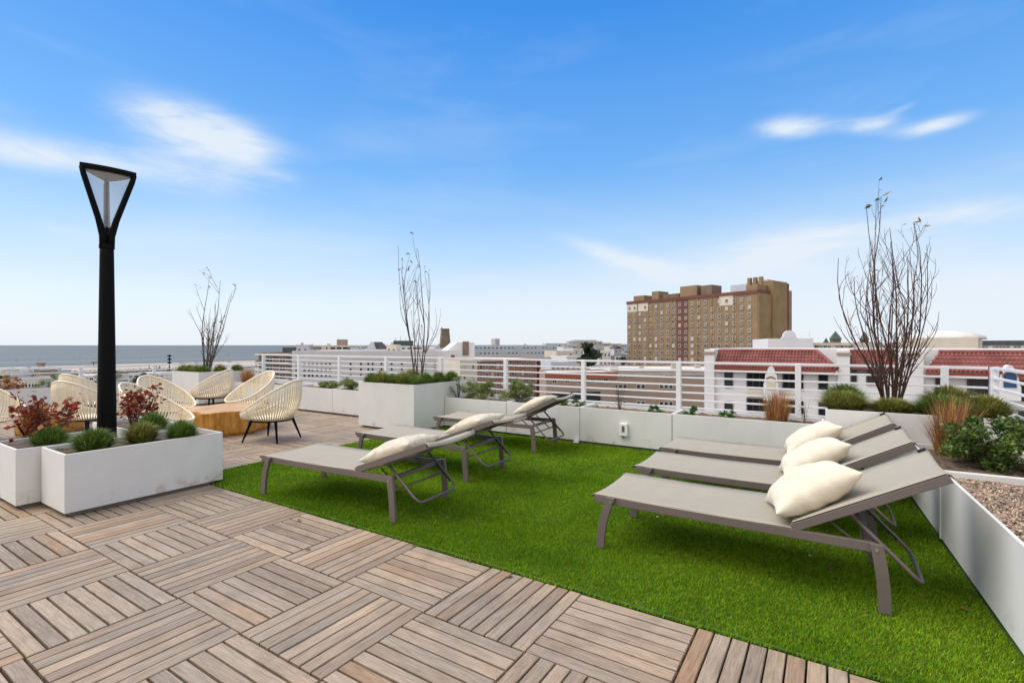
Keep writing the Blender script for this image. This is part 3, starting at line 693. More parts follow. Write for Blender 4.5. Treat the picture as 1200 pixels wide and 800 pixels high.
def leafy(name, label, cat, x, y, z, rx, ry, h, nl, m, size=.03, clumps=20, stems=10, bark='bark', group=None, asp=.5, low=.15):
    t = thing(name, label, cat, (x, y, z), 0, group)
    cs = []
    for _ in range(clumps):
        a = rng.random()*6.28; q = math.sqrt(rng.random())*.85; zz = rng.uniform(low, 1)
        s = math.sqrt(max(.05, 1-(zz-.35)**2*1.5)); cs.append((math.cos(a)*q*rx*s, math.sin(a)*q*ry*s, zz*h*.92, rng.uniform(.13, .26)))
    P = []
    per = nl//clumps
    for (cx, cy, cz, cr) in cs:
        d = rng.normal(0, 1, (per, 3)); d /= np.linalg.norm(d, axis=1, keepdims=True); rr = cr*(rx+ry)*.55*rng.random((per, 1))**.45
        P.append(np.array([cx, cy, cz]) + d*rr*np.array([1, 1, .8]))
    P = np.concatenate(P); P = P[P[:,2] > .0]
    v, f = leaf_quads(P, size, asp=asp); npmesh('foliage', v, f, m, t)
    mb = MB()
    for i in range(min(stems, len(cs))):
        c = Vector(cs[i][:3]); b0 = Vector((c.x*.15, c.y*.15, -.02)); mid = b0.lerp(c, .5) + Vector((0, 0, h*.06)); mb.tube([b0, mid, c], [.006, .0045, .0025], 5)
    mb.build('stems', bark, t)
    return t
G = 'green grass tufts in the front planters'
zz = LOW-.045
for (px, Y, r, h, l) in [(110, 4.25, .19, .17, 'round green grass tuft at the left end of the long front planter'),
                      (166, 4.62, .17, .17, 'green grass tuft with straw tips, third from left in long front planter'),
                      (213, 4.72, .165, .17, 'green grass tuft at the right end of the long front planter')]:
    x, y = at(px, Y); tuft('grass_tuft', l, 'grass tuft', x, y, zz, r, h, 2300, 'fescue' if px != 166 else 'fescue_straw', G, 1.0)
x, y = at(154, 5.12); tuft('grass_tuft', 'green grass tuft behind the front tufts, right of the lamp post', 'grass tuft', 2.30, 5.83, zz, .17, .20, 1800, 'fescue', G)
tuft('grass_tuft', 'olive grass tuft behind the long front planter, partly hidden', 'grass tuft', 2.42, 6.12, zz, .15, .13, 1300, 'fescue_straw', G)
x, y = at(59, 4.38); tuft('grass_tuft', 'green grass tuft in the left edge planter below the red shrub', 'grass tuft', x, y, zz, .17, .17, 1900, 'fescue', G)
def red_shrub(label, x, y, z, rx, ry, h, nl=430):
    t = thing('red_shrub', label, 'shrub', (x, y, z), 0, 'red-leaved shrubs by the lamp post'); mb = MB(); P = []
    for i in range(13):
        a = rng.random()*6.28; q = rng.uniform(.2, 1); tip = Vector((math.cos(a)*rx*q, math.sin(a)*ry*q, h*rng.uniform(.6, 1))); b0 = Vector((tip.x*.2, tip.y*.2, -.02))
        mid = b0.lerp(tip, .5)+Vector((tip.x*.12, tip.y*.12, h*.03)); pts = [b0, mid, tip]; mb.tube(pts, [.006, .0045, .002], 5)
        for k in range(nl//13):
            u = rng.uniform(.35, 1.03); p = (b0.lerp(mid, u*2) if u < .5 else mid.lerp(tip, (u-.5)*2)); P.append(tuple(p + Vector(rng.normal(0, .038, 3))))
    v, f = leaf_quads(np.array(P), .058, .1, .68); npmesh('leaves', v, f, 'burgundy', t); mb.build('stems', 'bark', t)
x, y = at(50, 4.62); red_shrub('burgundy-leaved shrub left of the lamp post at the photo edge', 1.50, 6.05, zz, .28, .28, .46)
red_shrub('burgundy-leaved shrub right of the black lamp post', 2.38, 6.5, zz, .24, .30, .47)

# tufts on tall centre planter
zt = TALL-.045
def tufts_on(list_, z, label, group, m='fescue'):
    for i, (x, y, r, h, l, mm) in enumerate(list_): tuft('grass_tuft', l, 'grass tuft', x, y, z, r, h, int(900+r*4500), mm or m, group, 1.0, w=.003)
gl = 'grass tufts round the centre planter tree'
pos = ['first from left', 'second from left', 'third from left', 'fourth from left', 'fifth from left']
for i, v in enumerate((6.46, 6.22, 5.97, 5.73, 5.50)):
    tuft('grass_tuft', 'green tuft along the front of the tall centre planter, %s' % pos[i], 'grass tuft', 5.75, v, zt, .18+.03*(i % 3 == 1), .17+.04*(i % 2), 1300, 'fescue_straw' if i % 2 else 'fescue', gl, w=.003)
for i, (u, l) in enumerate(((6.02, 'green tuft on right side of tall centre planter, nearer one'), (6.35, 'green tuft on right side of tall centre planter, middle one'), (6.68, 'green tuft at rear right of the tall centre planter'))):
    tuft('grass_tuft', l, 'grass tuft', u, 5.50, zt, .18, .19, 1200, 'fescue', gl, w=.004)
tuft('grass_tuft', 'green tuft behind the slender tree stems in centre planter', 'grass tuft', 6.35, 6.1, zt, .22, .22, 1600, 'fescue_straw', gl, w=.003)
gl = 'grass tufts in the right corner planter'
for (x, y, r, h, l, m) in [(5.80, -.14, .27, .22, 'wide green-gold grass tuft at the left end of right corner planter', 'fescue_straw'),
                        (6.35, -.15, .27, .25, 'dark green grass tuft left of the bare shrub base', 'fescue'),
                        (5.78, -.52, .25, .17, 'green grass tuft in front of the bare shrub base', 'fescue_straw'),
                        (5.76, -.86, .27, .22, 'bushy green grass tuft drooping over the planter front', 'fescue'),
                        (6.20, -.98, .30, .28, 'green grass tuft right of the bare shrub base', 'fescue_straw'),
                        (5.95, -1.2, .25, .22, 'yellow-green grass tuft at the right end of right corner planter', 'fescue_straw')]:
    tuft('grass_tuft', l, 'grass tuft', x+.07, y, zt+.01, r*.95, h*.80, 3000, m, gl, 1.0, w=.0034)
gl = 'grass tufts in the seaward corner planter'
for i, (u, v) in enumerate(((5.78, 13.0), (5.78, 12.7), (5.78, 12.4), (5.78, 12.1), (6.15, 12.08), (6.55, 12.08))):
    tuft('grass_tuft', 'green tuft in seaward corner planter, %s along its front edge' % (['leftmost', 'second', 'third', 'fourth', 'fifth', 'rightmost'][i]), 'grass tuft', u, v, zt, .20, .17, 900, 'fescue' if i % 2 else 'fescue_straw', gl, w=.005)

def rust(label, x, y, z, r, h, n, m='rust_grass', sp=.75): return tuft('ornamental_grass', label, 'ornamental grass', x, y, z, r, h, n, m, 'rust-coloured ornamental grasses', sp, up=.75, w=.0026)
v, Y = v_on(910, 6.55); rust('rust-coloured upright grass clump in low back planter behind right loungers', 6.55, v, zz, .21, .34, 620, sp=1.0)
rust('rust grass clump between tall corner planter and bush, right side', 5.36, -.86, zz, .20, .42, 700, sp=1.15)
v, Y = v_on(280, 6.4); rust('small rust grass clump beside seaward corner planter', 6.45, 11.45, zz, .22, .36, 500, sp=1.0)
leafy('bush', 'dense dark green bush in the right side planter', 'bush', 4.98, -1.02, LOW-.05, .34, .30, .38, 8500, 'bush', .030, 46, 14, asp=.55, low=.05)
leafy('bush', 'small dark round bush in the seaward low planter', 'bush', 5.15, 13.55, LOW-.05, .22, .2, .26, 900, 'bush', .05, 14, 6)
for (px, r, h, l) in ((563, .42, .34, 'feathery light green shrub right of tall centre planter'), (606, .40, .37, 'feathery light green shrub left of the farthest lounger head')):
    v, Y = v_on(px, 6.56); leafy('green_shrub', l, 'shrub', 6.56, v, LOW-.05, .20, r, h, 5200, 'juniper', .040, 30, 16, 'bark2', 'feathery green shrubs behind the left loungers', asp=.22)
v, Y = v_on(533, 6.5); leafy('green_shrub', 'thin sprawling light green shrub touching the tall centre planter', 'shrub', 6.5, 5.2, LOW-.05, .16, .15, .40, 500, 'juniper', .04, 12, 10, 'bark2', 'feathery green shrubs behind the left loungers', asp=.22)
for (v, r, h, l) in ((6.85, .26, .34, 'olive shrub touching left side of tall centre planter'), (7.35, .30, .30, 'olive shrub second left of tall centre planter'), (7.95, .28, .26, 'olive shrub above planter seam near rope chair'), (8.6, .30, .16, 'very low green plant in planter behind rope chair')):
    leafy('green_shrub', l, 'shrub', 6.52, v, LOW-.05, .22, r, h, 3000, 'juniper', .042, 22, 10, 'bark2', 'olive shrubs in the low planter left of centre', asp=.25)
for (px, s, l) in ((661, .10, 'small bright green plant right of the farthest lounger head'), (678, .12, 'small bright green plant in soil near a planter divider'), (768, .10, 'small bright green plant alone in middle low planter'), (810, .11, 'small bright green plant just right of a planter divider'), (854, .11, 'small bright green plant left of the rust grass clump')):
    v, Y = v_on(px, 6.5); leafy('small_plant', l, 'plant', 6.5, v, LOW-.05, s, s, s*1.1, 330, 'smallgreen', .034, 8, 5, 'bark2', 'small green plants in the low back planters', asp=.5)
for i, (u, r, h, mm, l) in enumerate(((5.3, .25, .2, 'juniper', 'low green plant at right end of seaward planters'), (4.5, .34, .34, 'juniper', 'tall wispy green plant in seaward planter behind chairs'), (3.6, .35, .30, 'juniper', 'broad green plant in seaward planter right of lamp post'), (2.9, .25, .28, 'rust_grass', 'reddish plant in seaward planter left of lamp post'), (2.2, .3, .26, 'juniper', 'green plant in seaward planter near left photo edge'))):
    leafy('seaside_plant', l, 'plant', u, 13.55, LOW-.05, r, .2, h, 700, mm, .06, 14, 8, 'bark2', 'plants in the seaward low planters', asp=.3)
def dry_twigs(label, x, y, z, h, n, sp):
    t = thing('dry_twigs', label, 'plant', (x, y, z)); mb = MB()
    for i in range(n):
        a = rng.random()*6.28; q = rng.random()*sp; tip = Vector((math.cos(a)*q, math.sin(a)*q, h*rng.uniform(.6, 1))); mb.tube([(tip.x*.1, tip.y*.1, 0), (tip.x*.45, tip.y*.45, tip.z*.5), tuple(tip)], [.0035, .0025, .0012], 4)
    mb.build('stems', 'bark2', t)
    P = rng.normal(0, sp*.4, (40, 3)); P[:,2] = rng.random(40)*h*.6+.02; v, f = leaf_quads(P, .02); npmesh('leaves', v, f, 'leaf_dry', t)
v, Y = v_on(726, 6.55); dry_twigs('thin dry leafless twigs in the middle low planter', 6.55, v, zz, .42, 11, .16)
leafy('small_plant', 'orange dry seedling in gravel at the right photo edge', 'plant', 4.30, -1.10, LOW-.045, .07, .07, .05, 160, 'orangeplant', .022, 6, 3)
dry_twigs('dry twigs left of the right corner planter', 6.6, .22, zz, .30, 7, .12)

# bare multi-stem shrubs
def bare_shrub(name, label, x, y, z, h, nst, spread, lean=(0, 0), nb=5, leaves=40, m='bark', r0=.012, seed=1, tall=None, leafsize=.06, wander=1, vase=.05):
    rr = random.Random(seed); t = thing(name, label, 'shrub', (x, y, z)); mb = MB(); tips = []
    def grow(p, d, L, r, depth):
        n = 7; pts = [p.copy()]; rad = [r]; q = p.copy(); dd = d.copy()
        for k in range(n):
            dd = (dd + Vector((rr.gauss(0, .07*wander), rr.gauss(0, .07*wander), .09)) + Vector((lean[0]*.25-q.x, lean[1]*.25-q.y, 0)) * (vase if q.z > h*.28 else -.2) + Vector((lean[0], lean[1], 0))*.06).normalized()
            q = q + dd*(L/n); pts.append(q.copy()); rad.append(r*(1-.82*(k+1)/n)+.0008)
        mb.tube(pts, rad, 6 if depth == 0 else 4, cap=False); tips.append((pts[-1], depth))
        if depth < 2:
            for b in range(nb if depth == 0 else 2):
                k = rr.randint(1 if depth == 0 else 2, n-1); a = rr.random()*6.28
                side = Vector((math.cos(a), math.sin(a), 0)); bd = (pts[k+1]-pts[k]).normalized()*.75 + side*rr.uniform(.3, .6)
                grow(pts[k], bd.normalized(), L*rr.uniform(.25, .5)*(1-k/n*.45), rad[k]*.62, depth+1)
    for i in range(nst):
        a = 6.283*i/nst + rr.uniform(-.3, .3); q = rr.uniform(.3, 1)
        d = Vector((math.cos(a)*spread*q + lean[0], math.sin(a)*spread*q + lean[1], 1)).normalized()
        hh = h*(rr.uniform(.62, .86) if i % 4 else rr.uniform(.9, 1.03))*(1-.18*q)
        grow(Vector((math.cos(a)*.05, math.sin(a)*.05, -.03)), d, hh, r0*rr.uniform(.75, 1.15), 0)
    mb.build('branches', m, t, smooth=True)
    if leaves:
        rr.shuffle(tips); P = [tuple(p) for p, dpt in sorted(tips, key=lambda q: -q[0].z)[:leaves//2]] + [tuple(p) for p, dpt in tips[:leaves//2]]
        v, f = leaf_quads(np.array(P), leafsize, .1, .32); npmesh('leaves', v, f, 'leaf_dry', t)
    return t
bare_shrub('bare_shrub', 'large bare reddish multi-stem shrub in the right corner planter', 6.2, -.54, TALL-.05, 2.46, 20, .24, nb=6, leaves=30, seed=31, r0=.0092, vase=.25, leafsize=.075)
bare_shrub('bare_shrub', 'slender nearly leafless tree in the tall centre planter', 6.25, 5.87, TALL-.05, 2.80, 8, .14, lean=(-.0, .03), nb=3, leaves=34, m='bark2', seed=14, r0=.012, leafsize=.08, vase=.3, wander=.7)
bare_shrub('bare_shrub', 'wind-bent thin tree in the seaward corner planter', 6.05, 12.5, TALL-.05, 2.45, 10, .16, lean=(.10, -.13), nb=4, leaves=34, m='bark2', seed=21, r0=.014, leafsize=.09, vase=.08)

# fallen leaves
lv = [(485,636,'near planks, left of two others at the lawn edge'),(550,654,'on the plank edge of the lawn, middle one'),(597,672,'at the lawn edge near a tile corner'),(350,607,'on deck tile near left lounger leg'),(361,641,'dark curled one on a deck tile'),(884,686,'on turf in front of the nearest lounger'),(985,667,'reddish one on turf beneath the nearest lounger'),(973,665,'second reddish one beneath the nearest lounger'),(777,604,'tiny pale one beneath near lounger'),(1130,715,'pale one on turf at lower right')]
for i, (px, py, l) in enumerate(lv):
    Y = F*(HC-.02)/(py-HY); x, y = at(px, Y); m = MB(); n = 8
    for k in range(n): a = 6.283*k/n; rr_ = .016*(1 if k % 2 else .62); m.v.append((rr_*math.cos(a)*1.4, rr_*math.sin(a), .004*(k % 3)))
    m.v.append((0, 0, .0015)); m.quad_faces([(k, (k+1) % n, n) for k in range(n)])
    o = m.build('fallen_leaf', 'leaf_dry'); o.location = (x, y, .030 if x > 2.5 else .004); o.rotation_euler = (.15, .1, i*1.3); o.scale = (.9+.1*(i % 4),)*3
    tag(o, 'small dry brown fallen leaf, ' + l, 'leaf', 'fallen leaves on deck and lawn')

for i in range(16):
    x = rng.uniform(2.6, 5.9); y = rng.uniform(-.4, 5.2); m = MB(); n = 6
    for k in range(n): a = 6.283*k/n; rr_ = .010*(1 if k % 2 else .6); m.v.append((rr_*math.cos(a)*1.5, rr_*math.sin(a), .003*(k % 3)))
    m.v.append((0, 0, .001)); m.quad_faces([(k, (k+1) % n, n) for k in range(n)])
    o = m.build('leaf_scrap', 'leaf_dry' if i % 3 else 'stucco2'); o.location = (x, y, .024); o.rotation_euler = (.2, .1, i*1.7)
    tag(o, 'tiny dry leaf scrap lying loose on the turf', 'leaf', 'leaf scraps scattered on the turf')
# ================================================================== TOWN
GZ = -17.0
struct(MB().box(-3000, 6000, -4000, 402, GZ-.5, GZ).build('ground', 'ground'))
def sheet(name, pts, z, m):
    mb = MB(); mb.v += [(x, y, z) for x, y in pts]; mb.quad_faces([tuple(range(len(pts)))]); return struct(mb.build(name, m))
sheet('beach', [(-3000, 402), (6000, 402), (6000, 566), (-3000, 566)], GZ+.3, 'sand')
MB().box(-3000, 6000, 388, 402, GZ, GZ+1.2).build('boardwalk', 'boards')['kind'] = 'structure'
sheet('sea', [(-90000, 560), (90000, 560), (90000, 90000), (-90000, 90000)], GZ-.1, 'sea')
sheet('far_land', [(5990, -40000), (60000, -40000), (60000, 559), (5990, 559)], GZ-.4, 'ground')
for (n_, x0, x1, y0, y1) in (('road', 24, 36, -600, 386), ('road', -300, 900, 360, 374), ('road', 104, 116, -600, 359.5), ('road', 37, 103.5, 60, 70)):
    sheet(n_, [(x0, y0), (x1, y0), (x1, y1), (x0, y1)], GZ+.02, 'asphalt')
for (x0, x1, y0, y1) in ((36.0, 40, -600, 59.5), (20, 24, -600, 359)):
    struct(MB().box(x0, x1, y0, y1, GZ, GZ+.14).build('pavement', 'paving'))

WCOUNT = {}
def win_mesh(w, h, fr='frame', gl='glass', mull=1):
    key = (round(w, 2), round(h, 2), fr, gl, mull)
    if key in WCOUNT: return WCOUNT[key]
    m = MB(); f = min(.12, w*.12)
    # local: x along wall, -y outward, z up ; origin bottom centre
    m.box(-w/2, -w/2+f, -.10, 0, 0, h, 0); m.box(w/2-f, w/2, -.10, 0, 0, h, 0); m.box(-w/2+f, w/2-f, -.10, 0, 0, f, 0); m.box(-w/2+f, w/2-f, -.10, 0, h-f, h, 0)
    for k in range(1, mull+1):
        x = -w/2 + w*k/(mull+1); m.box(x-.04, x+.04, -.08, 0, f, h-f, 0)
    m.box(-w/2+f, w/2-f, -.03, -.001, f, h-f, 1)
    o = m.build('window', [fr, gl]); me = o.data; bpy.data.objects.remove(o); WCOUNT[key] = me; return me
def add_win(parent, s, z, w, h, fr='frame', gl='glass', mull=1, y=-.002, name='window'):
    o = bpy.data.objects.new(name, win_mesh(w, h, fr, gl, mull)); col.objects.link(o); o.parent = parent; o.location = (s, y, z); return o
def block(name, label, cat, pl, Yl, pr, Yr, ytop, depth, wall, roof='roof_white', floors=None, wins=None, parapet=.4, group=None, ytop_at=None, zb=GZ):
    """building whose visible front runs from direction pl (distance Yl) to pr (Yr); local x along the front, +y away"""
    a = Vector(at(pl, Yl)); b = Vector(at(pr, Yr)); L = (b-a).length; rz = math.atan2(b.y-a.y, b.x-a.x)
    zt = zat(ytop, Yl if ytop_at is None else ytop_at); t = thing(name, label, cat, (a.x, a.y, zb), rz, group); H = zt - zb
    m = MB().box(0, L, 0, depth, 0, H-parapet).ring((0, L, 0, depth), (.35, L-.35, .35, depth-.35), H-parapet, H); m.build('wall', wall, t)
    MB().box(.36, L-.36, .36, depth-.36, H-parapet-.05, H-parapet+.04).build('roof', roof, t)
    if floors:
        nf, nb, w, h, top = floors[:5]; pitch = floors[5] if len(floors) > 5 else 3.1; fr = floors[6] if len(floors) > 6 else 'frame'
        for i in range(nf):
            z = H - top - h - i*pitch
            if z < .5: break
            for j in range(nb): add_win(t, (j+.5)*L/nb, z, w, h, fr, random.choice(('glass', 'glass', 'glass', 'curtain', 'blind')))
    return t, L, H

# --- white Spanish-style building across the street (front parallel to the terrace edge, x = 53)
UB = 53.0
va, Ya = v_on(826, UB); vb = -46.0
sp = thing('spanish_building', 'long white Spanish-style building with red clay tile roof across the street', 'building', (UB, va, GZ), -math.pi/2)
Ls = va - vb
def s_of(px): v, Y = v_on(px, UB); return va - v, Y
Heave = zat(433, Ya) - GZ
MB().box(0, Ls, 0, 24, 0, Heave).build('wall', 'stucco', sp)
MB().ring((0, Ls, 2.6, 24), (.4, Ls-.4, 3.0, 23.6), Heave+.01, zat(408.5, Ya)-GZ).build('parapet', 'stucco', sp)
def tile_roof(s0, s1, z0, z1, run, y0=-.7, hipr=0, hipl=0, nm='tile_roof'):
    """rows of half-round clay tiles on a slope"""
    m = MB(); pitch = .27; n = int((s1-s0)/pitch); rows = 5; sl = Vector((0, run, z1-z0)); 
    b = len(m.v); m.hexa([(s0, y0, z0-.12), (s1, y0, z0-.12), (s1-hipr, y0+run, z1-.12), (s0+hipl, y0+run, z1-.12), (s0, y0, z0), (s1, y0, z0), (s1-hipr, y0+run, z1), (s0+hipl, y0+run, z1)])
    for k in range(n):
        x = s0 + (k+.5)*(s1-s0)/n; u1 = 1
        if hipr and x > s1-hipr: u1 = (s1-x)/hipr
        if hipl and x < s0+hipl: u1 = (x-s0)/hipl
        for r in range(rows):
            a0, a1 = r/rows, min((r+1)/rows, u1)
            if a1 <= a0+.02: break
            p = Vector((x, y0+run*a0, z0+(z1-z0)*a0+.04)); q = Vector((x, y0+run*a1, z0+(z1-z0)*a1+.005)); m.tube([p, q], [.10, .085], 6, cap=False)
    m.build(nm, 'tiles', sp)
    if hipr: MB().tube([(s1, y0, z0+.08), (s1-hipr, y0+run, z1+.08)], .17, 8).build('hip_cap', 'tiles', sp)
    MB().tube([(s0+hipl, y0+run, z1+.06), (s1-hipr, y0+run, z1+.06)], .17, 8).build('ridge_cap', 'tiles', sp)
    return m
zE, zT = zat(429, Ya)-GZ, zat(411.5, Ya)-GZ
s1a, _ = s_of(838.5); s1b, _ = s_of(981); tile_roof(s1a, s1b, zE, zT, 2.6, hipr=1.6)
s2a, _ = s_of(997); s2b, _ = s_of(1052); tile_roof(s2a, s2b, zE+.15, zT, 2.3, y0=-.2)
s3a, _ = s_of(1083); tile_roof(s3a, Ls-1, zE, zT, 2.6, hipl=1.2)
for (a, b) in ((s1a, s1b), (s3a, Ls-1)):
    MB().box(a+.1, b-.1, -.66, -.003, zE-.50, zE-.14).build('eave_soffit', 'red_trim', sp)
for (p0, p1) in ((826, 838), (981.5, 996), (1053, 1082)):
    a, _ = s_of(p0); b, _ = s_of(p1); a = max(a, .02)
    MB().box(a, b, -.35, 2.9, .3, zat(409, Ya)-GZ).build('pier', 'stucco', sp, bevel=.05)
    MB().box((a+b)/2-.55, (a+b)/2+.55, -.42, -.352, zat(415, Ya)-GZ, zat(412, Ya)-GZ).build('vent', 'tan', sp)
for (x0, x1, y0, y1, ml) in [(849,859,435,454,1),(875,898,435.5,455,3),(917,932,436,456,2),(937.5,941.5,437,457,0),(959,970.5,437.5,457.5,1),(997.5,1004,430,450,0),(1015,1034,432,451,2),(1096,1103,441,461,0),(1133,1158,442,466,3),(1193,1202,445,470,1),
                         (849,859,470,480,1),(875,898,466.5,483,3),(917,932,469,486,2),(937.5,941.5,470,487,0),(959,970.5,471,488,1),(1133,1158,470+5,490,3),(1193,1203,481,500,1),(1240,1262,450,475,2),(1290,1330,455,482,3)]:
    a, Y1 = s_of(x0); b, Y2 = s_of(x1); Y = (Y1+Y2)/2; z0, z1 = zat(y1, Y)-GZ, zat(y0, Y)-GZ; add_win(sp, (a+b)/2, z0, b-a, z1-z0, 'bronze', 'glass', max(0, ml-1), y=-.004)
for (x0, x1, y0, y1) in [(875,898,458,465),(917,932,459.5,467.5),(1133,1158,467.5,473)]:
    a, Y1 = s_of(x0); b, Y2 = s_of(x1); Y = (Y1+Y2)/2; MB().box(a, b, -.15, -.004, zat(y1, Y)-GZ, zat(y0, Y)-GZ).build('balcony_panel', 'stucco2', sp, bevel=.03)
def espadana(pc, hw, gl='stucco2'):
    """decorative curved gable with an arched window standing on the front"""
    s, Y = s_of(pc); zb_ = zat(468, Y)-GZ; ztp = zat(434, Y)-GZ
    pts = [(-hw, 0), (hw, 0), (hw, ztp-zb_-1.2), (hw*.85, ztp-zb_-1.0), (hw*.75, ztp-zb_-.3)] + [(hw*.55*math.cos(a), ztp-zb_-.3+.75*math.sin(a)) for a in np.linspace(0, math.pi, 9)] + [(-hw*.75, ztp-zb_-.3), (-hw*.85, ztp-zb_-1.0), (-hw, ztp-zb_-1.2)]
    m = MB(); n = len(pts); m.v += [(s+x, -.95, zb_+z) for x, z in pts] + [(s+x, -.01, zb_+z) for x, z in pts]
    m.quad_faces([tuple(range(n)), tuple(n+k for k in reversed(range(n)))]+[(k, n+k, n+(k+1) % n, (k+1) % n) for k in range(n)]); m.build('ornate_gable', 'stucco', sp)
    m = MB(); w = .36; arch = [(-w, 0), (w, 0), (w, .8)] + [(w*math.cos(a), .8+w*math.sin(a)) for a in np.linspace(0, math.pi, 9)[1:]]
    n = len(arch); zq = zb_+1.0
    m.v += [(s+x, -1.0, zq+z) for x, z in arch]+[(s+x, -.952, zq+z) for x, z in arch]; m.quad_faces([tuple(range(n))]+[(k, n+k, n+(k+1) % n, (k+1) % n) for k in range(n)])
    aw = m.build('arched_window', gl, sp)
    MB().tube([(s+x*1.12, -1.0, zq+z*1.04) for x, z in arch[2:]], .07, 6).build('frame', 'stone', aw)
espadana(904.5, .62); espadana(1179, .62, 'glass_blue')

# --- big tan brick tower
YL, YR = 230.0, 180.0
A = Vector(at(735, YL)); B = Vector(at(888, YR)); L = (B-A).length; rzt = math.atan2(B.y-A.y, B.x-A.x); ztop = zat(353.5, YL)
tw = thing('apartment_tower', 'tall tan brick apartment block with rows of small windows, towering above the skyline', 'building', (A.x, A.y, GZ), rzt)
H = ztop-GZ; DEP = 8.3
MB().box(0, L, 0, DEP, 0, H-1.2).build('wall', 'brick_tan', tw)
MB().box(-.25, L+.25, -.35, DEP+.2, H-1.2, H).build('cornice', 'brick_red', tw)
MB().box(L+.26, L+.6, -.3, DEP+.1, 0, H-1.22).build('end_wall', 'brick_gold', tw)
MB().box(L-9, L+1.2, DEP+.21, DEP+11, 0, H+3.9).build('stair_tower', 'brick_gold', tw)
MB().box(L-7, L+1.0, DEP+11.01, DEP+13, 0, H+3.6).build('rear_wing', 'brick_red', tw)
MB().box(L-7, L+.8, DEP+13.01, DEP+15.6, 0, H+1.0).build('rear_wing', 'brick_tan', tw)
for i, (f0, f1, a, hh, mm) in enumerate(((.02, .12, 3, 2.6, 'brick_tan'), (.19, .25, 3, 3.8, 'brick_tan'), (.25, .40, 5, 2.2, 'stone'), (.43, .56, 3, 4.6, 'brick_tan'), (.58, .66, 4, 4.2, 'stone'), (.78, .90, 5, 3.2, 'lightblue'), (.915, .985, 1.5, 2.2, 'brick_tan'))):
    MB().box(L*f0, L*f1-.01, a, a+7, H, H+hh).build('roof_house', mm, tw)
for f in (.90, .935, .97): MB().box(L*f, L*f+1.2, 4, 5.3, H+.05, H+5.2).build('chimney', 'brick_tan', tw)
MB().box(L-6, L-2, DEP+3, DEP+8, H+3.9, H+4.8).build('roof_house', 'concrete', tw)
nb = 20; cols = [(j+.5)*L*.975/nb for j in range(nb)]; rows = 13; pitch = (H-2.2)/12.6
# vertical piers and recessed dark bay
for j in (2, 4, 8, 12, 14, 17): MB().box(j*L/nb-.25, j*L/nb+.25, -.22, -.002, .2, H-1.21).build('pier', 'brick_gold', tw)
MB().box(cols[9]-L/nb*.52, cols[10]+L/nb*.30, -.12, -.003, .2, H-1.22).build('dark_bay', 'brick_red', tw)
for (j0, j1) in ((0, 4), (15, 17)): MB().box(j0*L/nb+.27, j1*L/nb-.27, -.10, -.004, H-4.9, H-1.22).build('pale_band', 'stucco2', tw)
small = [win_mesh(1.15, 1.4, 'frame', g_, 1) for g_ in ('glass', 'glass', 'glass', 'curtain', 'blind')]
rest = MB(); cnt = 0
for r in range(rows):
    z = H-3.9-r*pitch
    if z < 6: break
    for j in reversed(range(nb)):
        if j in (2, 14) and r < 1: continue
        x = cols[j]
        if cnt < 100:
            o = bpy.data.objects.new('window', random.choice(small)); col.objects.link(o); o.parent = tw; o.location = (x, -.125, z); cnt += 1
        else:
            rest.box(x-.62, x+.62, -.22, -.125, z, z+1.55, 0); q_ = random.choice((1, 1, 1, 2, 3)); rest.box(x-.5, x-.04, -.235, -.221, z+.12, z+1.43, q_); rest.box(x+.04, x+.5, -.235, -.221, z+.12, z+1.43, q_)
o = rest.build('window', ['frame', 'glass', 'curtain', 'blind'], tw); o['kind'] = 'stuff'

# --- mid-distance buildings
t, L_, H_ = block('tan_building', 'low tan two-row-window building with white flat roof, seen through the railing', 'building', 693, 134, 990, 128, 434, 38, 'tan', 'roof_white', group='town buildings beyond the railing')
for (x0, n) in ((5.5, 3), (11.5, 2), (17.5, 3), (29, 2), (38.5, 2), (45, 3), (55, 3), (62, 3)):
    for k in range(n):
        for zz_ in (zat(442.3, 133)-GZ, zat(455.2, 133)-GZ, 2.2): add_win(t, x0*1.0+k*1.25+1, zz_, 1.05, 1.15, 'frame', 'glass', 0)
MB().box(-.1, L_+.1, -.25, -.003, H_-1.2, H_-.5).build('cornice', 'concrete', t)
for (a_, b_, c_) in ((6, 9, 1.6), (16, 20, 1.0), (24, 12, 1.9), (34, 25, 1.2), (44, 14, 1.5)):
    rv = MB().box(a_, a_+c_*1.4, b_, b_+c_, H_-.35, H_-.35+c_*.9).build('roof_unit', 'concrete', t, bevel=.05); MB().lathe([(.3*c_, H_-.35+c_*.9), (.3*c_, H_-.2+c_*.9)], 12, ctr=(a_+c_*.7, b_+c_*.5)).build('fan', 'darkroof', rv)
t, L_, H_ = block('tan_building', 'low tan building with red-brown roof band and dark ground floor, left of the white-roofed one', 'building', 640, 118, 722, 119, 436, 14, 'tan', 'roof_white', group='town buildings beyond the railing')
MB().box(-.3, L_+.3, -.5, -.003, H_-1.6, H_-.1).build('cornice', 'red_trim', t)
MB().box(1.5, 13, -.4, -.004, 4.4, 7.2).build('awning', 'blackplastic', t)
for k in range(5): add_win(t, 2+k*3.1, 9.2, 1.2, 1.4)
t, L_, H_ = block('brick_building', 'orange brick apartment building with many windows and pale flat roof', 'building', 560, 150, 645, 185, 422, 40, 'brick_orange', 'roof_white', (5, 15, 1.5, 1.7, 1.2, 2.9), group='town buildings beyond the railing')
MB().box(L_*.78, L_*.9, -1.2, -.003, 0, H_-.8).build('crimson_bay', 'brick_crimson', t)
MB().box(-.2, L_+.2, -1.0, -.004, H_-.5, H_+.1).build('cornice', 'concrete', t)
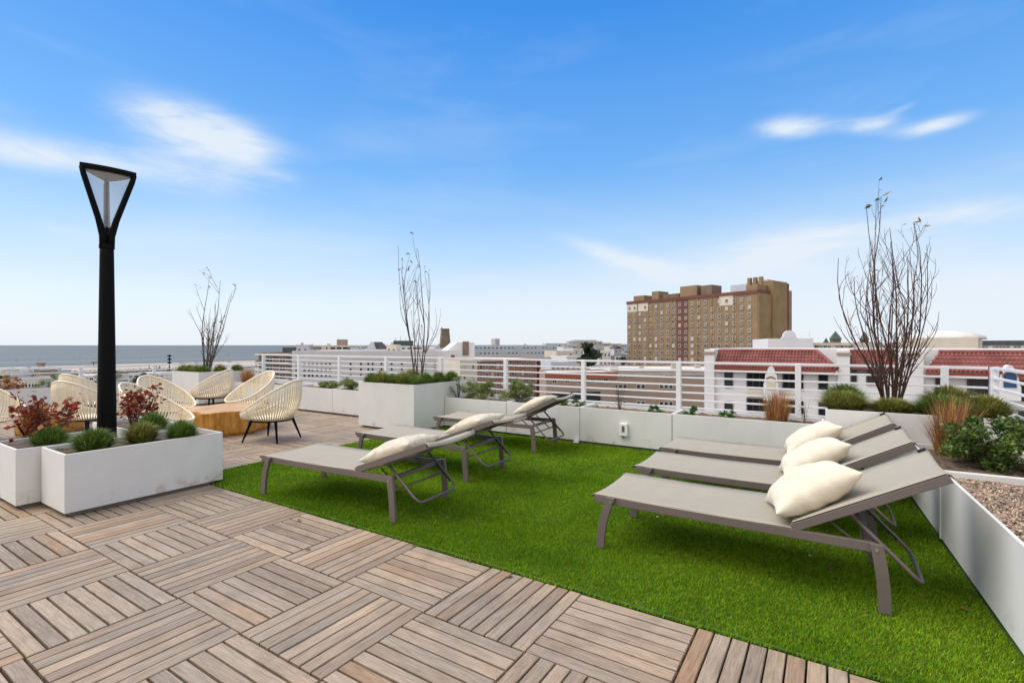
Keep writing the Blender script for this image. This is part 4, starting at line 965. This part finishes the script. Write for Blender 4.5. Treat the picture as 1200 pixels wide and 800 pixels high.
block('cream_building', 'narrow cream building joined to the left of the orange brick one', 'building', 539, 146, 559.5, 149.5, 422, 36, 'stucco2', 'roof_white', (5, 2, .8, 1.4, 1.4), group='town buildings beyond the railing')
t, L_, H_ = block('long_grey_building', 'long pale grey building with small windows left of centre', 'building', 342, 150, 535, 160, 411, 45, 'grey_wall', 'roof_white', group='town buildings beyond the railing')
for i, px in enumerate((347, 356, 361, 365, 370, 375, 380, 384.5, 395, 408, 420, 428.5, 433.5, 444, 456, 468, 482, 497, 508, 522)):
    s = (px-342)/(535-342)*L_
    for py in (428, 434.5, 441): add_win(t, s, zat(py, 154)-GZ, .75, .9, 'grey_wall', 'glass', 0)
for zc in (H_-2.6, H_-5.2, H_-7.2): MB().box(0, L_, -.12, -.003, zc, zc+.35).build('band', 'roof_white', t)
for py in (419, 425, 431, 437): add_win(t, L_-1.2, zat(py, 159)-GZ-.3, 1.5, 1.3, 'frame', 'brick_crimson', 0)
t, L_, H_ = block('gabled_building', 'white gabled building with grey chimney above the long grey building', 'building', 521, 165, 556, 168, 413, 14, 'stucco', 'roof_white', group='town buildings beyond the railing')
m = MB(); hz = zat(401, 166)-GZ
m.v += [(0, -.01, H_), (L_, -.01, H_), (L_, -.01, hz), (L_*.42, -.01, hz), (0, 12, H_), (L_, 12, H_), (L_, 12, hz), (L_*.42, 12, hz)]
m.quad_faces([(0,1,2,3),(7,6,5,4),(0,4,5,1),(1,5,6,2),(2,6,7,3),(3,7,4,0)]); m.build('gable', 'stucco', t)
MB().box(L_*.6, L_*.8, -.5, -.02, H_-1, hz+.3).build('chimney', 'stone', t)
t, L_, H_ = block('cream_building', 'cream low building with dark ribbon windows and square rooftop block on the skyline', 'building', 358, 260, 430, 262, 404.6, 25, 'stucco2', 'roof_white', group='skyline buildings')
for k in range(9): add_win(t, 4.5+k*3.2, zat(409.3, 260)-GZ, 2.6 if k > 2 else .8, 1.3, 'concrete', 'glass', 0)
MB().box(L_*.48, L_*.62, 3, 8, H_-.4, zat(397.5, 260)-GZ).build('roof_block', 'tan', t)
t, L_, H_ = block('slate_roof_building', 'white gabled building with dark slate roof on the skyline', 'building', 430, 210, 455, 213, 409, 12, 'stucco', 'darkroof', group='skyline buildings')
m = MB(); hz = zat(400.5, 211)-GZ; m.v += [(0, -.1, H_), (L_, -.1, H_), (L_*.72, 1.5, hz), (L_*.28, 1.5, hz), (0, 12, H_), (L_, 12, H_), (L_*.72, 10, hz), (L_*.28, 10, hz)]
m.quad_faces([(0,1,2,3),(7,6,5,4),(1,5,6,2),(2,6,7,3),(3,7,4,0)]); m.build('slate_roof', 'darkroof', t)
m = MB(); m.v += [(-.3, -.2, H_), (L_*.42, -.25, H_), (L_*.30, -.25, hz+.2), (L_*.16, -.25, hz-.8), (-.3, .5, H_), (L_*.42, .5, H_), (L_*.30, .5, hz+.2), (L_*.16, .5, hz-.8)]; m.quad_faces([(0,1,2,3),(7,6,5,4),(0,4,5,1),(1,5,6,2),(2,6,7,3),(3,7,4,0)]); m.build('gable', 'stucco', t)
t, L_, H_ = block('green_roof_building', 'building with green tinted top storey and rooftop aerials on the skyline', 'building', 456, 250, 515, 255, 405, 20, 'stucco', 'copper', (2, 9, 1.6, 1.2, .8), group='skyline buildings')
MB().box(2, 12, 2, 9, H_-.3, H_+2.6).build('roof_block', 'copper', t)
for k in range(4): MB().tube([(3+k*2.6, 4, H_+2.6), (3+k*2.6, 4, H_+4+k % 2)], .12, 5).build('aerial', 'concrete', t)
# stone chimney tower
x, y = at(521.5, 300); t = thing('stone_tower', 'tall tapering brown stone tower on the skyline', 'tower', (x, y, GZ), yaw_cam()+.3)
zt_ = zat(386, 300)-GZ
MB().hexa([(-4,-4,0),(4,-4,0),(4,4,0),(-4,4,0),(-3.6,-3.6,zat(403,300)-GZ),(3.6,-3.6,zat(403,300)-GZ),(3.6,3.6,zat(403,300)-GZ),(-3.6,3.6,zat(403,300)-GZ)]).build('base', 'stone', t)
MB().hexa([(-2.9,-2.9,zat(403,300)-GZ),(2.9,-2.9,zat(403,300)-GZ),(2.9,2.9,zat(403,300)-GZ),(-2.9,2.9,zat(403,300)-GZ),(-2.2,-2.2,zt_),(2.2,-2.2,zt_),(2.2,2.2,zt_),(-2.2,2.2,zt_)]).build('shaft', 'stone', t)
MB().box(-2.4, 2.4, -2.4, 2.4, zt_, zt_+.5).build('cap', 'stone', t)
t, L_, H_ = block('blue_grey_building', 'long pale blue-grey building with a row of small windows on the skyline', 'building', 556, 240, 655, 262, 404.2, 30, 'lightblue', 'roof_grey', (2, 22, 1.3, 1.0, .9, 2.6), group='skyline buildings')
MB().box(L_*.27, L_*.32, 4, 9, H_-.3, H_+3.2).build('roof_block', 'concrete', t)
block('pale_blue_building', 'narrow pale blue building right of the orange brick one', 'building', 645.5, 138, 668, 139, 424, 12, 'lightblue', 'roof_white', (5, 4, .8, 1.3, 1.2), group='town buildings beyond the railing')
for (pl, pr, Y, yt, w, l) in ((652, 672, 190, 411, 'stucco2', 'yellowish white house left of the dark pine'), (664, 680, 175, 417, 'stucco', 'white house just in front of the dark pine'), (702, 716, 190, 411, 'stucco', 'tall white house right of the dark pine'), (672, 692, 220, 408.5, 'grey_wall', 'grey house behind the dark pine'), (716, 736, 215, 417, 'tan', 'brown low house at the foot of the brick tower')):
    block('town_house', l, 'building', pl, Y, pr, Y+3, yt, 10, w, 'roof_grey', (4, 3, .9, 1.3, .9), group='houses left of the brick tower')
random.seed(3)
far = [(640, 664, 402.0), (661, 676, 403.5), (667, 706, 399.6), (673, 699, 398.2), (700, 716, 401.5), (712, 728, 402.5), (724, 742, 403.0)]
for i, (pl, pr, yt) in enumerate(far):
    block('distant_block', 'distant grey apartment block on the hill, %s from the left of its row' % ['first', 'second', 'third', 'fourth', 'fifth', 'sixth', 'seventh'][i], 'building', pl, 520+14*i, pr, 526+14*i, yt, 12, ('lightblue', 'grey_wall', 'concrete')[i % 3], 'roof_grey', (4, 7, 2.2, 2.0, 1.6, 4.2), group='distant blocks on the hill')
# crowded small rooftops
rh = random.Random(9)
def small_house(px, Y, ytop, wpx, wall, roofm, label, gable):
    x, y = at(px, Y); w_ = wpx/F*Y; h_ = zat(ytop, Y)-GZ; t = thing('distant_house', label, 'house', (x, y, GZ), yaw_cam(rh.uniform(-.5, .5)), 'crowded small rooftops of the town'); dp = w_*rh.uniform(.8, 1.3)
    hw_ = h_-w_*.22 if gable else h_
    MB().box(-w_/2, w_/2, 0, dp, 0, hw_).build('wall', wall, t)
    if gable:
        m = MB(); m.v += [(-w_/2-.3, -.3, hw_), (w_/2+.3, -.3, hw_), (w_/2+.3, dp+.3, hw_), (-w_/2-.3, dp+.3, hw_), (0, -.3, h_), (0, dp+.3, h_)]
        m.quad_faces([(0, 1, 4), (1, 2, 5, 4), (2, 3, 5), (3, 0, 4, 5), (3, 2, 1, 0)]); m.build('roof', roofm, t)
    else: MB().ring((-w_/2-.1, w_/2+.1, -.1, dp+.1), (-w_/2+.25, w_/2-.25, .25, dp-.25), h_+.01, h_+.5).build('parapet', wall, t); MB().box(-w_*.2, 0, dp*.3, dp*.5, h_+.02, h_+1.3).build('roof_house', 'concrete', t)
    nw = max(2, int(w_/3.2))
    for r_ in range(2):
        for k_ in range(nw): add_win(t, -w_/2+(k_+.5)*w_/nw, hw_-2.4-r_*3, 1.0, 1.4, 'frame', rh.choice(('glass', 'glass', 'curtain')), 0)
def cluster(x0, x1, y0, y1, n, Y0, Y1, where):
    for k in range(n):
        Y = rh.uniform(Y0, Y1); wn, wall = rh.choice((('white', 'stucco'), ('cream', 'stucco2'), ('grey', 'grey_wall'), ('pale blue', 'lightblue'), ('tan', 'tan'))); g_ = rh.random() < .55
        rn, rm = rh.choice((('dark roof', 'darkroof'), ('grey roof', 'roof_grey'), ('pale roof', 'roof_white'))) if g_ else ('flat roof', wall)
        small_house(rh.uniform(x0, x1), Y, rh.uniform(y0, y1), rh.uniform(7, 15), wall, rm, 'small %s distant house with %s, %s' % (wn, rn, where), g_)
cluster(648, 736, 405.5, 415, 18, 190, 330, 'left of the brick tower')
cluster(350, 515, 404.5, 409, 16, 190, 300, 'above the long grey building')
cluster(560, 645, 403.5, 409, 7, 270, 330, 'above the orange brick building')
cluster(955, 1060, 402.5, 407, 8, 150, 260, 'beyond the tile roof')
cluster(215, 335, 420, 431, 9, 200, 300, 'between the beach and corner planter')
cluster(-20, 100, 430, 440, 9, 150, 220, 'beyond the left railing')
# skyline right
t, L_, H_ = block('white_block', 'plain white stucco block with low curved gable right of the brick tower', 'building', 900, 82, 953, 80, 396.6, 16, 'stucco', 'roof_white', group='skyline buildings')
m = MB(); n = 12; pr_ = [(L_*.30, H_), (L_*.66, H_)] + [(L_*.48+L_*.18*math.cos(a)*.8, H_+.35+1.0*math.sin(a)) for a in np.linspace(0, math.pi, 9)]
k_ = len(pr_); m.v += [(x, -.02, z) for x, z in pr_]+[(x, .6, z) for x, z in pr_]; m.quad_faces([tuple(range(k_)), tuple(k_+q for q in reversed(range(k_)))]+[(q, k_+q, k_+(q+1) % k_, (q+1) % k_) for q in range(k_)]); m.build('curved_gable', 'stucco', t)
MB().tube([(L_-.4, 1, H_), (L_-.4, 1, H_+1.1)], .09, 6).build('aerial', 'plate', t)
t, L_, H_ = block('white_block', 'white block with shallow dome roof behind the right tile roof', 'building', 1056, 100, 1146, 92, 396, 22, 'stucco2', 'roof_white', group='skyline buildings')
m = MB().lathe([(6.2, H_-.3), (6.0, H_+.3), (4.8, H_+.9), (2.8, H_+1.35), (.5, H_+1.5)], 24, ctr=(L_*.55, 8)); m.build('dome', 'roof_white', t, smooth=True)
block('dark_roofed_building', 'long dark slate-topped building at the right photo edge', 'building', 1146, 260, 1260, 240, 399, 20, 'darkroof', 'darkroof', (1, 26, 1.8, 1.4, 2.6), group='skyline buildings')
block('terrace_row', 'row of cream arcaded shops beyond the tile roof, under the church spire', 'building', 955, 190, 1056, 180, 401.5, 16, 'stucco2', 'roof_grey', (2, 20, 1.8, 1.6, .9), group='skyline buildings')
block('brown_block', 'low brown roof block behind the right tile roof', 'building', 1155, 88, 1185, 86, 408.5, 12, 'brick_tan', 'brick_tan', group='skyline buildings')
for (px, Y, yt, w, l) in ((979, 210, 387.5, 3.0, 'church tower with dark green pointed spire, left of the bare shrub'), (968, 215, 395.5, 2.4, 'small pointed turret left of the church tower'), (1013, 210, 388, 2.2, 'pointed turret seen through the bare shrub')):
    x, y = at(px, Y); t = thing('church_tower', l, 'tower', (x, y, GZ), .4, 'pointed turrets on the skyline'); zt_ = zat(yt, Y)-GZ
    MB().box(-w/2, w/2, -w/2, w/2, 0, zt_-3.6).build('wall', 'stone' if px != 1013 else 'brick_red', t)
    m = MB(); w2 = w*.62; m.v += [(-w2,-w2,zt_-3.6),(w2,-w2,zt_-3.6),(w2,w2,zt_-3.6),(-w2,w2,zt_-3.6),(0,0,zt_)]; m.quad_faces([(3,2,1,0),(0,1,4),(1,2,4),(2,3,4),(3,0,4)]); m.build('spire', 'copper', t)
# left of long grey building
t, L_, H_ = block('beach_hotel', 'brown and white balconied building at the left, beside the sea', 'building', 303, 165, 341, 160, 413, 22, 'stone', 'darkroof', group='town buildings beyond the railing')
for k in range(5): MB().box(-.2, L_+.2, -1.4, -.01, 4.2+k*2.7, 4.75+k*2.7).build('balcony', 'roof_white', t); add_win(t, L_*.3, 5.1+k*2.7-3.2 if k else 1.2, 4.2, 1.7, 'frame', 'glass', 2); add_win(t, L_*.75, 5.1+k*2.7-3.2 if k else 1.2, 2.6, 1.7, 'frame', 'glass', 1)
block('dark_pavilion', 'small dark flat building on the sea horizon', 'building', 331, 300, 345, 300, 407, 10, 'darkroof', 'darkroof', group='seafront buildings')
for i, (pl, pr, Y, yt, w, rf, l) in enumerate(((-60, 14, 150, 437, 'stucco', 'darkroof', 'white low building with dark roof at the left photo edge'), (12, 46, 120, 444, 'stucco2', 'roof_grey', 'cream low building beyond the left railing'), (-10, 28, 210, 432.5, 'grey_wall', 'roof_grey', 'grey low building near the beach, far left'), (60, 110, 170, 440, 'stucco', 'roof_white', 'white flat building behind the left rope chairs'), (150, 205, 190, 437, 'grey_wall', 'roof_white', 'pale long building between lamp post and corner planter'))):
    block('seafront_building', l, 'building', pl, Y, pr, Y+2, yt, 12, w, rf, (2, 9, 1.2, 1.4, .8), group='seafront buildings')
# boardwalk / beach items
def beach_pole(px, Y, y0, r, label, m='concrete', heads=1):
    x, y = at(px, Y); h = zat(y0, Y)-GZ; t = thing('lamp_pole', label, 'lamp pole', (x, y, GZ+.3), 0, 'poles along the beach')
    MB().tube([(0, 0, 0), (0, 0, h)], r, 6).build('pole', m, t)
    for k in range(heads): MB().box(-1.0, 1.0, -.6, .6, h-.5-k*2.4, h+.4-k*2.4).build('head', 'black' if heads > 1 else m, t)
for (px, y0, l) in ((19, 421, 'slim beach light pole, leftmost'), (45.5, 419.5, 'slim beach light pole beside the small kiosk'), (93.5, 418.5, 'slim beach light pole left of the lamp post'), (105.5, 420, 'slim beach light pole touching the lamp post'), (164, 419, 'slim beach light pole right of the lamp post'), (256, 418, 'slim beach light pole right of the corner tree'), (267, 415, 'slim beach light pole between corner tree and railing post')):
    beach_pole(px, 400, y0, .16, l)
beach_pole(198.5, 330, 417, .35, 'thick dark signal post on the beach left of corner planter', 'black', 3)
x, y = at(48, 395); t = thing('beach_kiosk', 'small tan kiosk with dark roof on the beach', 'kiosk', (x, y, GZ+1.2), yaw_cam()); MB().box(-1.7, 1.7, -1.6, 1.6, 0, 2.4).build('wall', 'tan', t); MB().box(-2.3, 2.3, -2.1, 2.1, 2.41, 2.9).build('roof', 'darkroof', t)
for (px, w, Y, l) in ((181, 9, 380, 'long dark beach shelter left of the signal post'), (118, 14, 440, 'dark beach shelter behind the lamp post')):
    x, y = at(px, Y); t = thing('beach_shelter', l, 'shelter', (x, y, GZ+.3), yaw_cam(), 'dark shelters on the beach')
    for k in (-1, -.33, .33, 1): MB().box(k*w*.45-.2, k*w*.45+.2, -.2, .2, 0, 2.4).build('post', 'darkroof', t)
    MB().box(-w*.5, w*.5, -2, 2, 2.41, 3.1).build('roof', 'darkroof', t)
for (pl, pr, Y, l) in ((210, 285, 470, 'low reddish sand fence on the beach right of corner tree'),):
    a = at(pl, Y); b = at(pr, Y-25); t = MB().bar((a[0], a[1], GZ+.9), (b[0], b[1], GZ+.9), .3, 1.2).build('sand_fence', 'red_trim'); tag(t, l, 'fence')

P = np.stack([rng.uniform(-60, 620, 9000), rng.choice([382, 406, 412], 9000) + rng.normal(0, 2.2, 9000), np.full(9000, GZ+.5)], -1)
P = P[np.sin(P[:,0]*.11)+np.sin(P[:,0]*.043+1) > -.3]; P[:,2] += rng.random(len(P))*.9
v, f = leaf_quads(P, 1.0, .8, .5); tag(npmesh('dune_scrub', v, f, 'treegreen'), 'low olive dune scrub along the beach edge', 'dune scrub', kind='stuff')
# trees in town
def town_tree(label, px, Y, ytop, wpx, m='treegreen', cone=False, seed=0, n=1500, zb=GZ, group='trees in the town'):
    x, y = at(px, Y); h = zat(ytop, Y)-zb; w = wpx/F*Y/2; t = thing('pine_tree' if cone else 'street_tree', label, 'tree', (x, y, zb), 0, group); P = []
    r = np.random.default_rng(seed)
    for c in range(26):
        u = r.random(); a = r.random()*6.28; zc = h*(.35+.62*u); rad = w*((1.05-u) if cone else math.sqrt(max(.05, 1-(u*1.7-.8)**2)))
        q = math.sqrt(r.random())*rad*.8; cr = w*(.16+.16*r.random())
        d = r.normal(0, 1, (n//26, 3)); d /= np.linalg.norm(d, axis=1, keepdims=True); P.append(np.array([math.cos(a)*q, math.sin(a)*q, min(zc, h-cr*.5)]) + d*cr*r.random((n//26, 1))**.4*[1, 1, .6 if cone else .85])
    P = np.concatenate(P); v, f = leaf_quads(P, max(.5, w*.16), .2, .7); npmesh('crown', v, f, m, t)
    mb = MB().tube([(0, 0, 0), (.1, 0, h*.5), (0, 0, h*.85)], [w*.07+.15, w*.05+.1, .08], 7)
    for k in range(6): a = k*1.05; mb.tube([(0, 0, h*(.3+.07*k)), (math.cos(a)*w*.6, math.sin(a)*w*.6, h*(.42+.08*k))], [.14, .05], 5)
    mb.build('trunk', 'bark2', t)
town_tree('dark green pine rising between the white houses', 690, 165, 402.5, 34, 'pine', False, 1, 5200)
town_tree('dark tree at the foot of the brick tower', 728, 200, 416, 18, 'pine', False, 2)
for i, (px, Y, yt, w, l) in enumerate(((6, 130, 440, 30, 'green tree at the left photo edge beyond the railing'), (40, 160, 438, 26, 'olive tree behind the left railing'), (232, 250, 430, 26, 'olive tree behind the corner planter'), (176, 210, 434, 20, 'small olive tree near the pale long building'))):
    town_tree(l, px, Y, yt, w, seed=10+i)
# parked cars on the town streets, seen between the rails
def make_car():
    t = thing('parked_car', '', 'car', (0,0,0), 0, 'cars parked in the town')
    m = MB(); prof = [(-2.2,.35),(2.2,.35),(2.25,.75),(1.2,.92),(.6,1.42),(-1.1,1.45),(-1.8,.98),(-2.25,.9)]; k = len(prof)
    m.v += [(x,-.85,z) for x, z in prof]+[(x,.85,z) for x, z in prof]; m.quad_faces([tuple(range(k)), tuple(k+q for q in reversed(range(k)))]+[(q,k+q,k+(q+1) % k,(q+1) % k) for q in range(k)]); m.build('body', 'plate', t, bevel=.08)
    MB().box(-1.0,.6,-.87,.87,.98,1.32).build('side_windows', 'glass', t)
    for sx in (-1.4, 1.4):
        for sy in (-.8, .8): MB().tube([(sx,sy-.1,.33),(sx,sy+.1,.33)], .33, 12).build('wheel', 'black', t)
    return t
car = make_car()
cl = [(668, 108, 0), (676, 109, 0), (735, 118, 1), (752, 118, 1), (768, 118, 1), (812, 119, 1)]
cn = ['white parked car just right of the pale blue building', 'white parked car in front of the dark awning', 'white parked car in front of tan building, first from left', 'white parked car in front of tan building, second from left', 'white parked car in front of tan building, third from left', 'white parked car in front of tan building, fourth from left']
for i, (px, Y, k) in enumerate(cl):
    o = car if i == 0 else copy_tree(car); x, y = at(px, Y); o.location = (x, y, GZ+.03); o.rotation_euler = (0, 0, yaw_cam()+.05*i); o['label'] = cn[i]

# ------------------------------------------------------------------ camera
cam = bpy.data.cameras.new('camera'); co = bpy.data.objects.new('camera', cam); col.objects.link(co)
co.location = (0, 0, HC); co.rotation_euler = (R(90), 0, TH - math.pi/2)
cam.sensor_width = 36; cam.lens = 36*F/1200; cam.shift_y = 4.3/1200; cam.clip_end = 200000; cam.clip_start = .05
scene.camera = co
# ------------------------------------------------------------------ sky and sun
SUN_EL, SUN_AZ = R(56), R(114)      # azimuth measured from +x towards +y
w = bpy.data.worlds.new('World'); scene.world = w; w.use_nodes = True; t = w.node_tree; t.nodes.clear()
out = N(t, 'ShaderNodeOutputWorld'); bg = N(t, 'ShaderNodeBackground', i={'Strength': .10}); t.links.new(bg.outputs[0], out.inputs[0])
sky = N(t, 'ShaderNodeTexSky'); sky.sky_type = 'NISHITA'; sky.sun_disc = False; sky.sun_elevation = SUN_EL; sky.sun_rotation = math.pi/2 - SUN_AZ
sky.air_density = 1.0; sky.dust_density = .6; sky.ozone_density = 1.6
tc = N(t, 'ShaderNodeTexCoord'); sep = N(t, 'ShaderNodeSeparateXYZ'); t.links.new(tc.outputs['Generated'], sep.inputs[0])
def MT(op, a, b=None, c=None, clamp=False):
    n = N(t, 'ShaderNodeMath', operation=op); n.use_clamp = clamp
    for i, x in enumerate((a, b, c)):
        if x is None: continue
        if isinstance(x, (int, float)): n.inputs[i].default_value = x
        else: t.links.new(x, n.inputs[i])
    return n.outputs[0]
az = MT('ARCTAN2', sep.outputs[1], sep.outputs[0]); el = MT('ARCSINE', sep.outputs[2])
def azel(px, py):
    tx = (px-600)/F; ty = (HY-py)/F; return TH - math.atan(tx), math.atan(ty/math.sqrt(1+tx*tx))
cmb = N(t, 'ShaderNodeCombineXYZ'); t.links.new(MT('MULTIPLY', az, 2.2), cmb.inputs[0]); t.links.new(MT('MULTIPLY', el, 9.0), cmb.inputs[1])
# wispy detail
n1 = N(t, 'ShaderNodeTexNoise', i={'Scale': 1.5, 'Detail': 9, 'Roughness': .58, 'Distortion': .7}); t.links.new(cmb.outputs[0], n1.inputs['Vector'])
n2 = N(t, 'ShaderNodeTexNoise', i={'Scale': .9, 'Detail': 6, 'Roughness': .55, 'Distortion': .3}); t.links.new(cmb.outputs[0], n2.inputs['Vector'])
def blob(px, py, rx, ry, amp, slant=0):
    a0, e0 = azel(px, py); a1, _ = azel(px+rx, py); _, e1 = azel(px, py-ry); sa, se = abs(a1-a0), abs(e1-e0)
    da = MT('SUBTRACT', a0, az); de = MT('SUBTRACT', el, e0); de = MT('SUBTRACT', de, MT('MULTIPLY', da, slant))
    q = MT('ADD', MT('POWER', MT('ABSOLUTE', MT('DIVIDE', da, sa)), 2), MT('POWER', MT('ABSOLUTE', MT('DIVIDE', de, se)), 2))
    return MT('MULTIPLY', MT('EXPONENT', MT('MULTIPLY', q, -1)), amp)
cl_ = None
for b_ in ((240, 158, 88, 36, 1.6, -.10), (130, 193, 170, 24, .95, -.03), (20, 185, 80, 18, .5, 0), (928, 148, 50, 15, 1.25, -.12), (1022, 147, 36, 12, 1.0, -.1), (1095, 147, 48, 11, 1.2, .06), (1060, 126, 22, 5, .5, .2), (40, 45, 90, 12, .28, 0),
           (715, 298, 70, 14, .85, -.35), (930, 285, 170, 24, .85, .05), (1130, 250, 110, 18, .7, 0), (560, 325, 90, 6, .45, 0), (60, 268, 80, 6, .4, 0), (1150, 345, 160, 34, .9, 0), (330, 208, 30, 8, .3, -.2), (840, 322, 180, 18, .6, 0), (390, 342, 60, 10, .4, 0)):
    q = blob(*b_); cl_ = q if cl_ is None else MT('ADD', cl_, q)
tex = MT('MULTIPLY', MT('SUBTRACT', n1.outputs[0], .25), 3.2, clamp=True)
nf = N(t, 'ShaderNodeTexNoise', i={'Scale': 4.2, 'Detail': 10, 'Roughness': .65, 'Distortion': .9}); t.links.new(cmb.outputs[0], nf.inputs['Vector']); cloud = MT('MULTIPLY', cl_, MT('ADD', -.25, MT('ADD', n1.outputs[0], nf.outputs[0]))); ss = N(t, 'ShaderNodeMapRange', interpolation_type='SMOOTHSTEP', i={'From Min': .08, 'From Max': 1.25}); t.links.new(cloud, ss.inputs[0]); cloud = ss.outputs[0]
# pale veil that thickens to the horizon
veil = MT('EXPONENT', MT('MULTIPLY', MT('MAXIMUM', el, 0), -9.0)); veil = MT('MULTIPLY', veil, MT('ADD', .1, MT('MULTIPLY', n2.outputs[0], .8)))
wisps = MT('MULTIPLY', MT('SUBTRACT', n2.outputs[0], .50), 1.3, clamp=True); wisps = MT('MULTIPLY', wisps, MT('EXPONENT', MT('MULTIPLY', MT('MAXIMUM', el, 0), -1.8)))
haze_ = MT('MULTIPLY', MT('ADD', blob(900, 330, 460, 70, .62), blob(250, 290, 300, 40, .30)), MT('ADD', .30, n1.outputs[0])); tot = MT('ADD', MT('ADD', MT('ADD', cloud, haze_), veil), wisps, clamp=True); tot = MT('MULTIPLY', tot, .93)
# added unseen cloud deck behind the viewpoint and overhead, for neutral fill light
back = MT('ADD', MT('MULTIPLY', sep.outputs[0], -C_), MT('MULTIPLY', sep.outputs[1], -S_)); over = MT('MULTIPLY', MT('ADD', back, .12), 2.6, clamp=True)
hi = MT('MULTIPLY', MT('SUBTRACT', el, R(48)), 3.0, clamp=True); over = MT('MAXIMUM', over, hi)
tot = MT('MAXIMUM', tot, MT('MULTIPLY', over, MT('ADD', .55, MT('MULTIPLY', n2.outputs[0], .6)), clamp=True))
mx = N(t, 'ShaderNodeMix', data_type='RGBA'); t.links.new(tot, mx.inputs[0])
hs = N(t, 'ShaderNodeHueSaturation', i={'Saturation': 1.33, 'Value': 1.2}); t.links.new(sky.outputs[0], hs.inputs['Color'])
# aerial haze gradient by elevation blended over the physical sky
gr = N(t, 'ShaderNodeValToRGB'); ge = gr.color_ramp.elements; mrg = MT('DIVIDE', MT('MAXIMUM', el, 0), .8, clamp=True); t.links.new(mrg, gr.inputs[0])
stops = ((0.0, (4.5, 4.85, 5.3)), (.107, (4.15, 4.7, 5.35)), (.22, (2.3, 3.75, 5.4)), (.42, (.95, 2.55, 5.2)), (.74, (.26, 1.6, 4.7)), (1.0, (.2, 1.3, 4.2)))
ge[0].position = 0; ge[1].position = 1
for k_, (p_, c_) in enumerate(stops):
    x_ = ge[0] if k_ == 0 else (ge[len(ge)-1] if k_ == len(stops)-1 else ge.new(p_)); x_.color = (c_[0]/6, c_[1]/6, c_[2]/6, 1)
gm = N(t, 'ShaderNodeVectorMath', operation='SCALE', i={'Scale': 6.0}); t.links.new(gr.outputs[0], gm.inputs[0])
sm = N(t, 'ShaderNodeMix', data_type='RGBA'); sm.inputs[0].default_value = .85; t.links.new(hs.outputs[0], sm.inputs[6]); t.links.new(gm.outputs[0], sm.inputs[7])
cc = N(t, 'ShaderNodeMix', data_type='RGBA'); t.links.new(over, cc.inputs[0]); cc.inputs[6].default_value = (4.5, 4.9, 5.35, 1); cc.inputs[7].default_value = (6.4, 5.9, 5.4, 1)  # warmer, brighter tone where the added fill clouds lie
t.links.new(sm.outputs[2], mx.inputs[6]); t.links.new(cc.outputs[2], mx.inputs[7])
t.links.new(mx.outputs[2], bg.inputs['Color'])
sun = bpy.data.lights.new('sun', 'SUN'); sun.energy = 2.0; sun.angle = R(52); sun.color = (1, .91, .80)
so = bpy.data.objects.new('sun', sun); col.objects.link(so)
d = Vector((math.cos(SUN_EL)*math.cos(SUN_AZ), math.cos(SUN_EL)*math.sin(SUN_AZ), math.sin(SUN_EL))); so.rotation_euler = d.to_track_quat('Z', 'Y').to_euler()
vs_ = scene.view_settings; vs_.view_transform = 'Standard'; vs_.look = 'None'; vs_.exposure = 0.85; vs_.gamma = 1; vs_.use_curve_mapping = False
scene.display_settings.display_device = 'sRGB'
scene.cycles.max_bounces = 6; scene.cycles.diffuse_bounces = 3; scene.cycles.transparent_max_bounces = 12
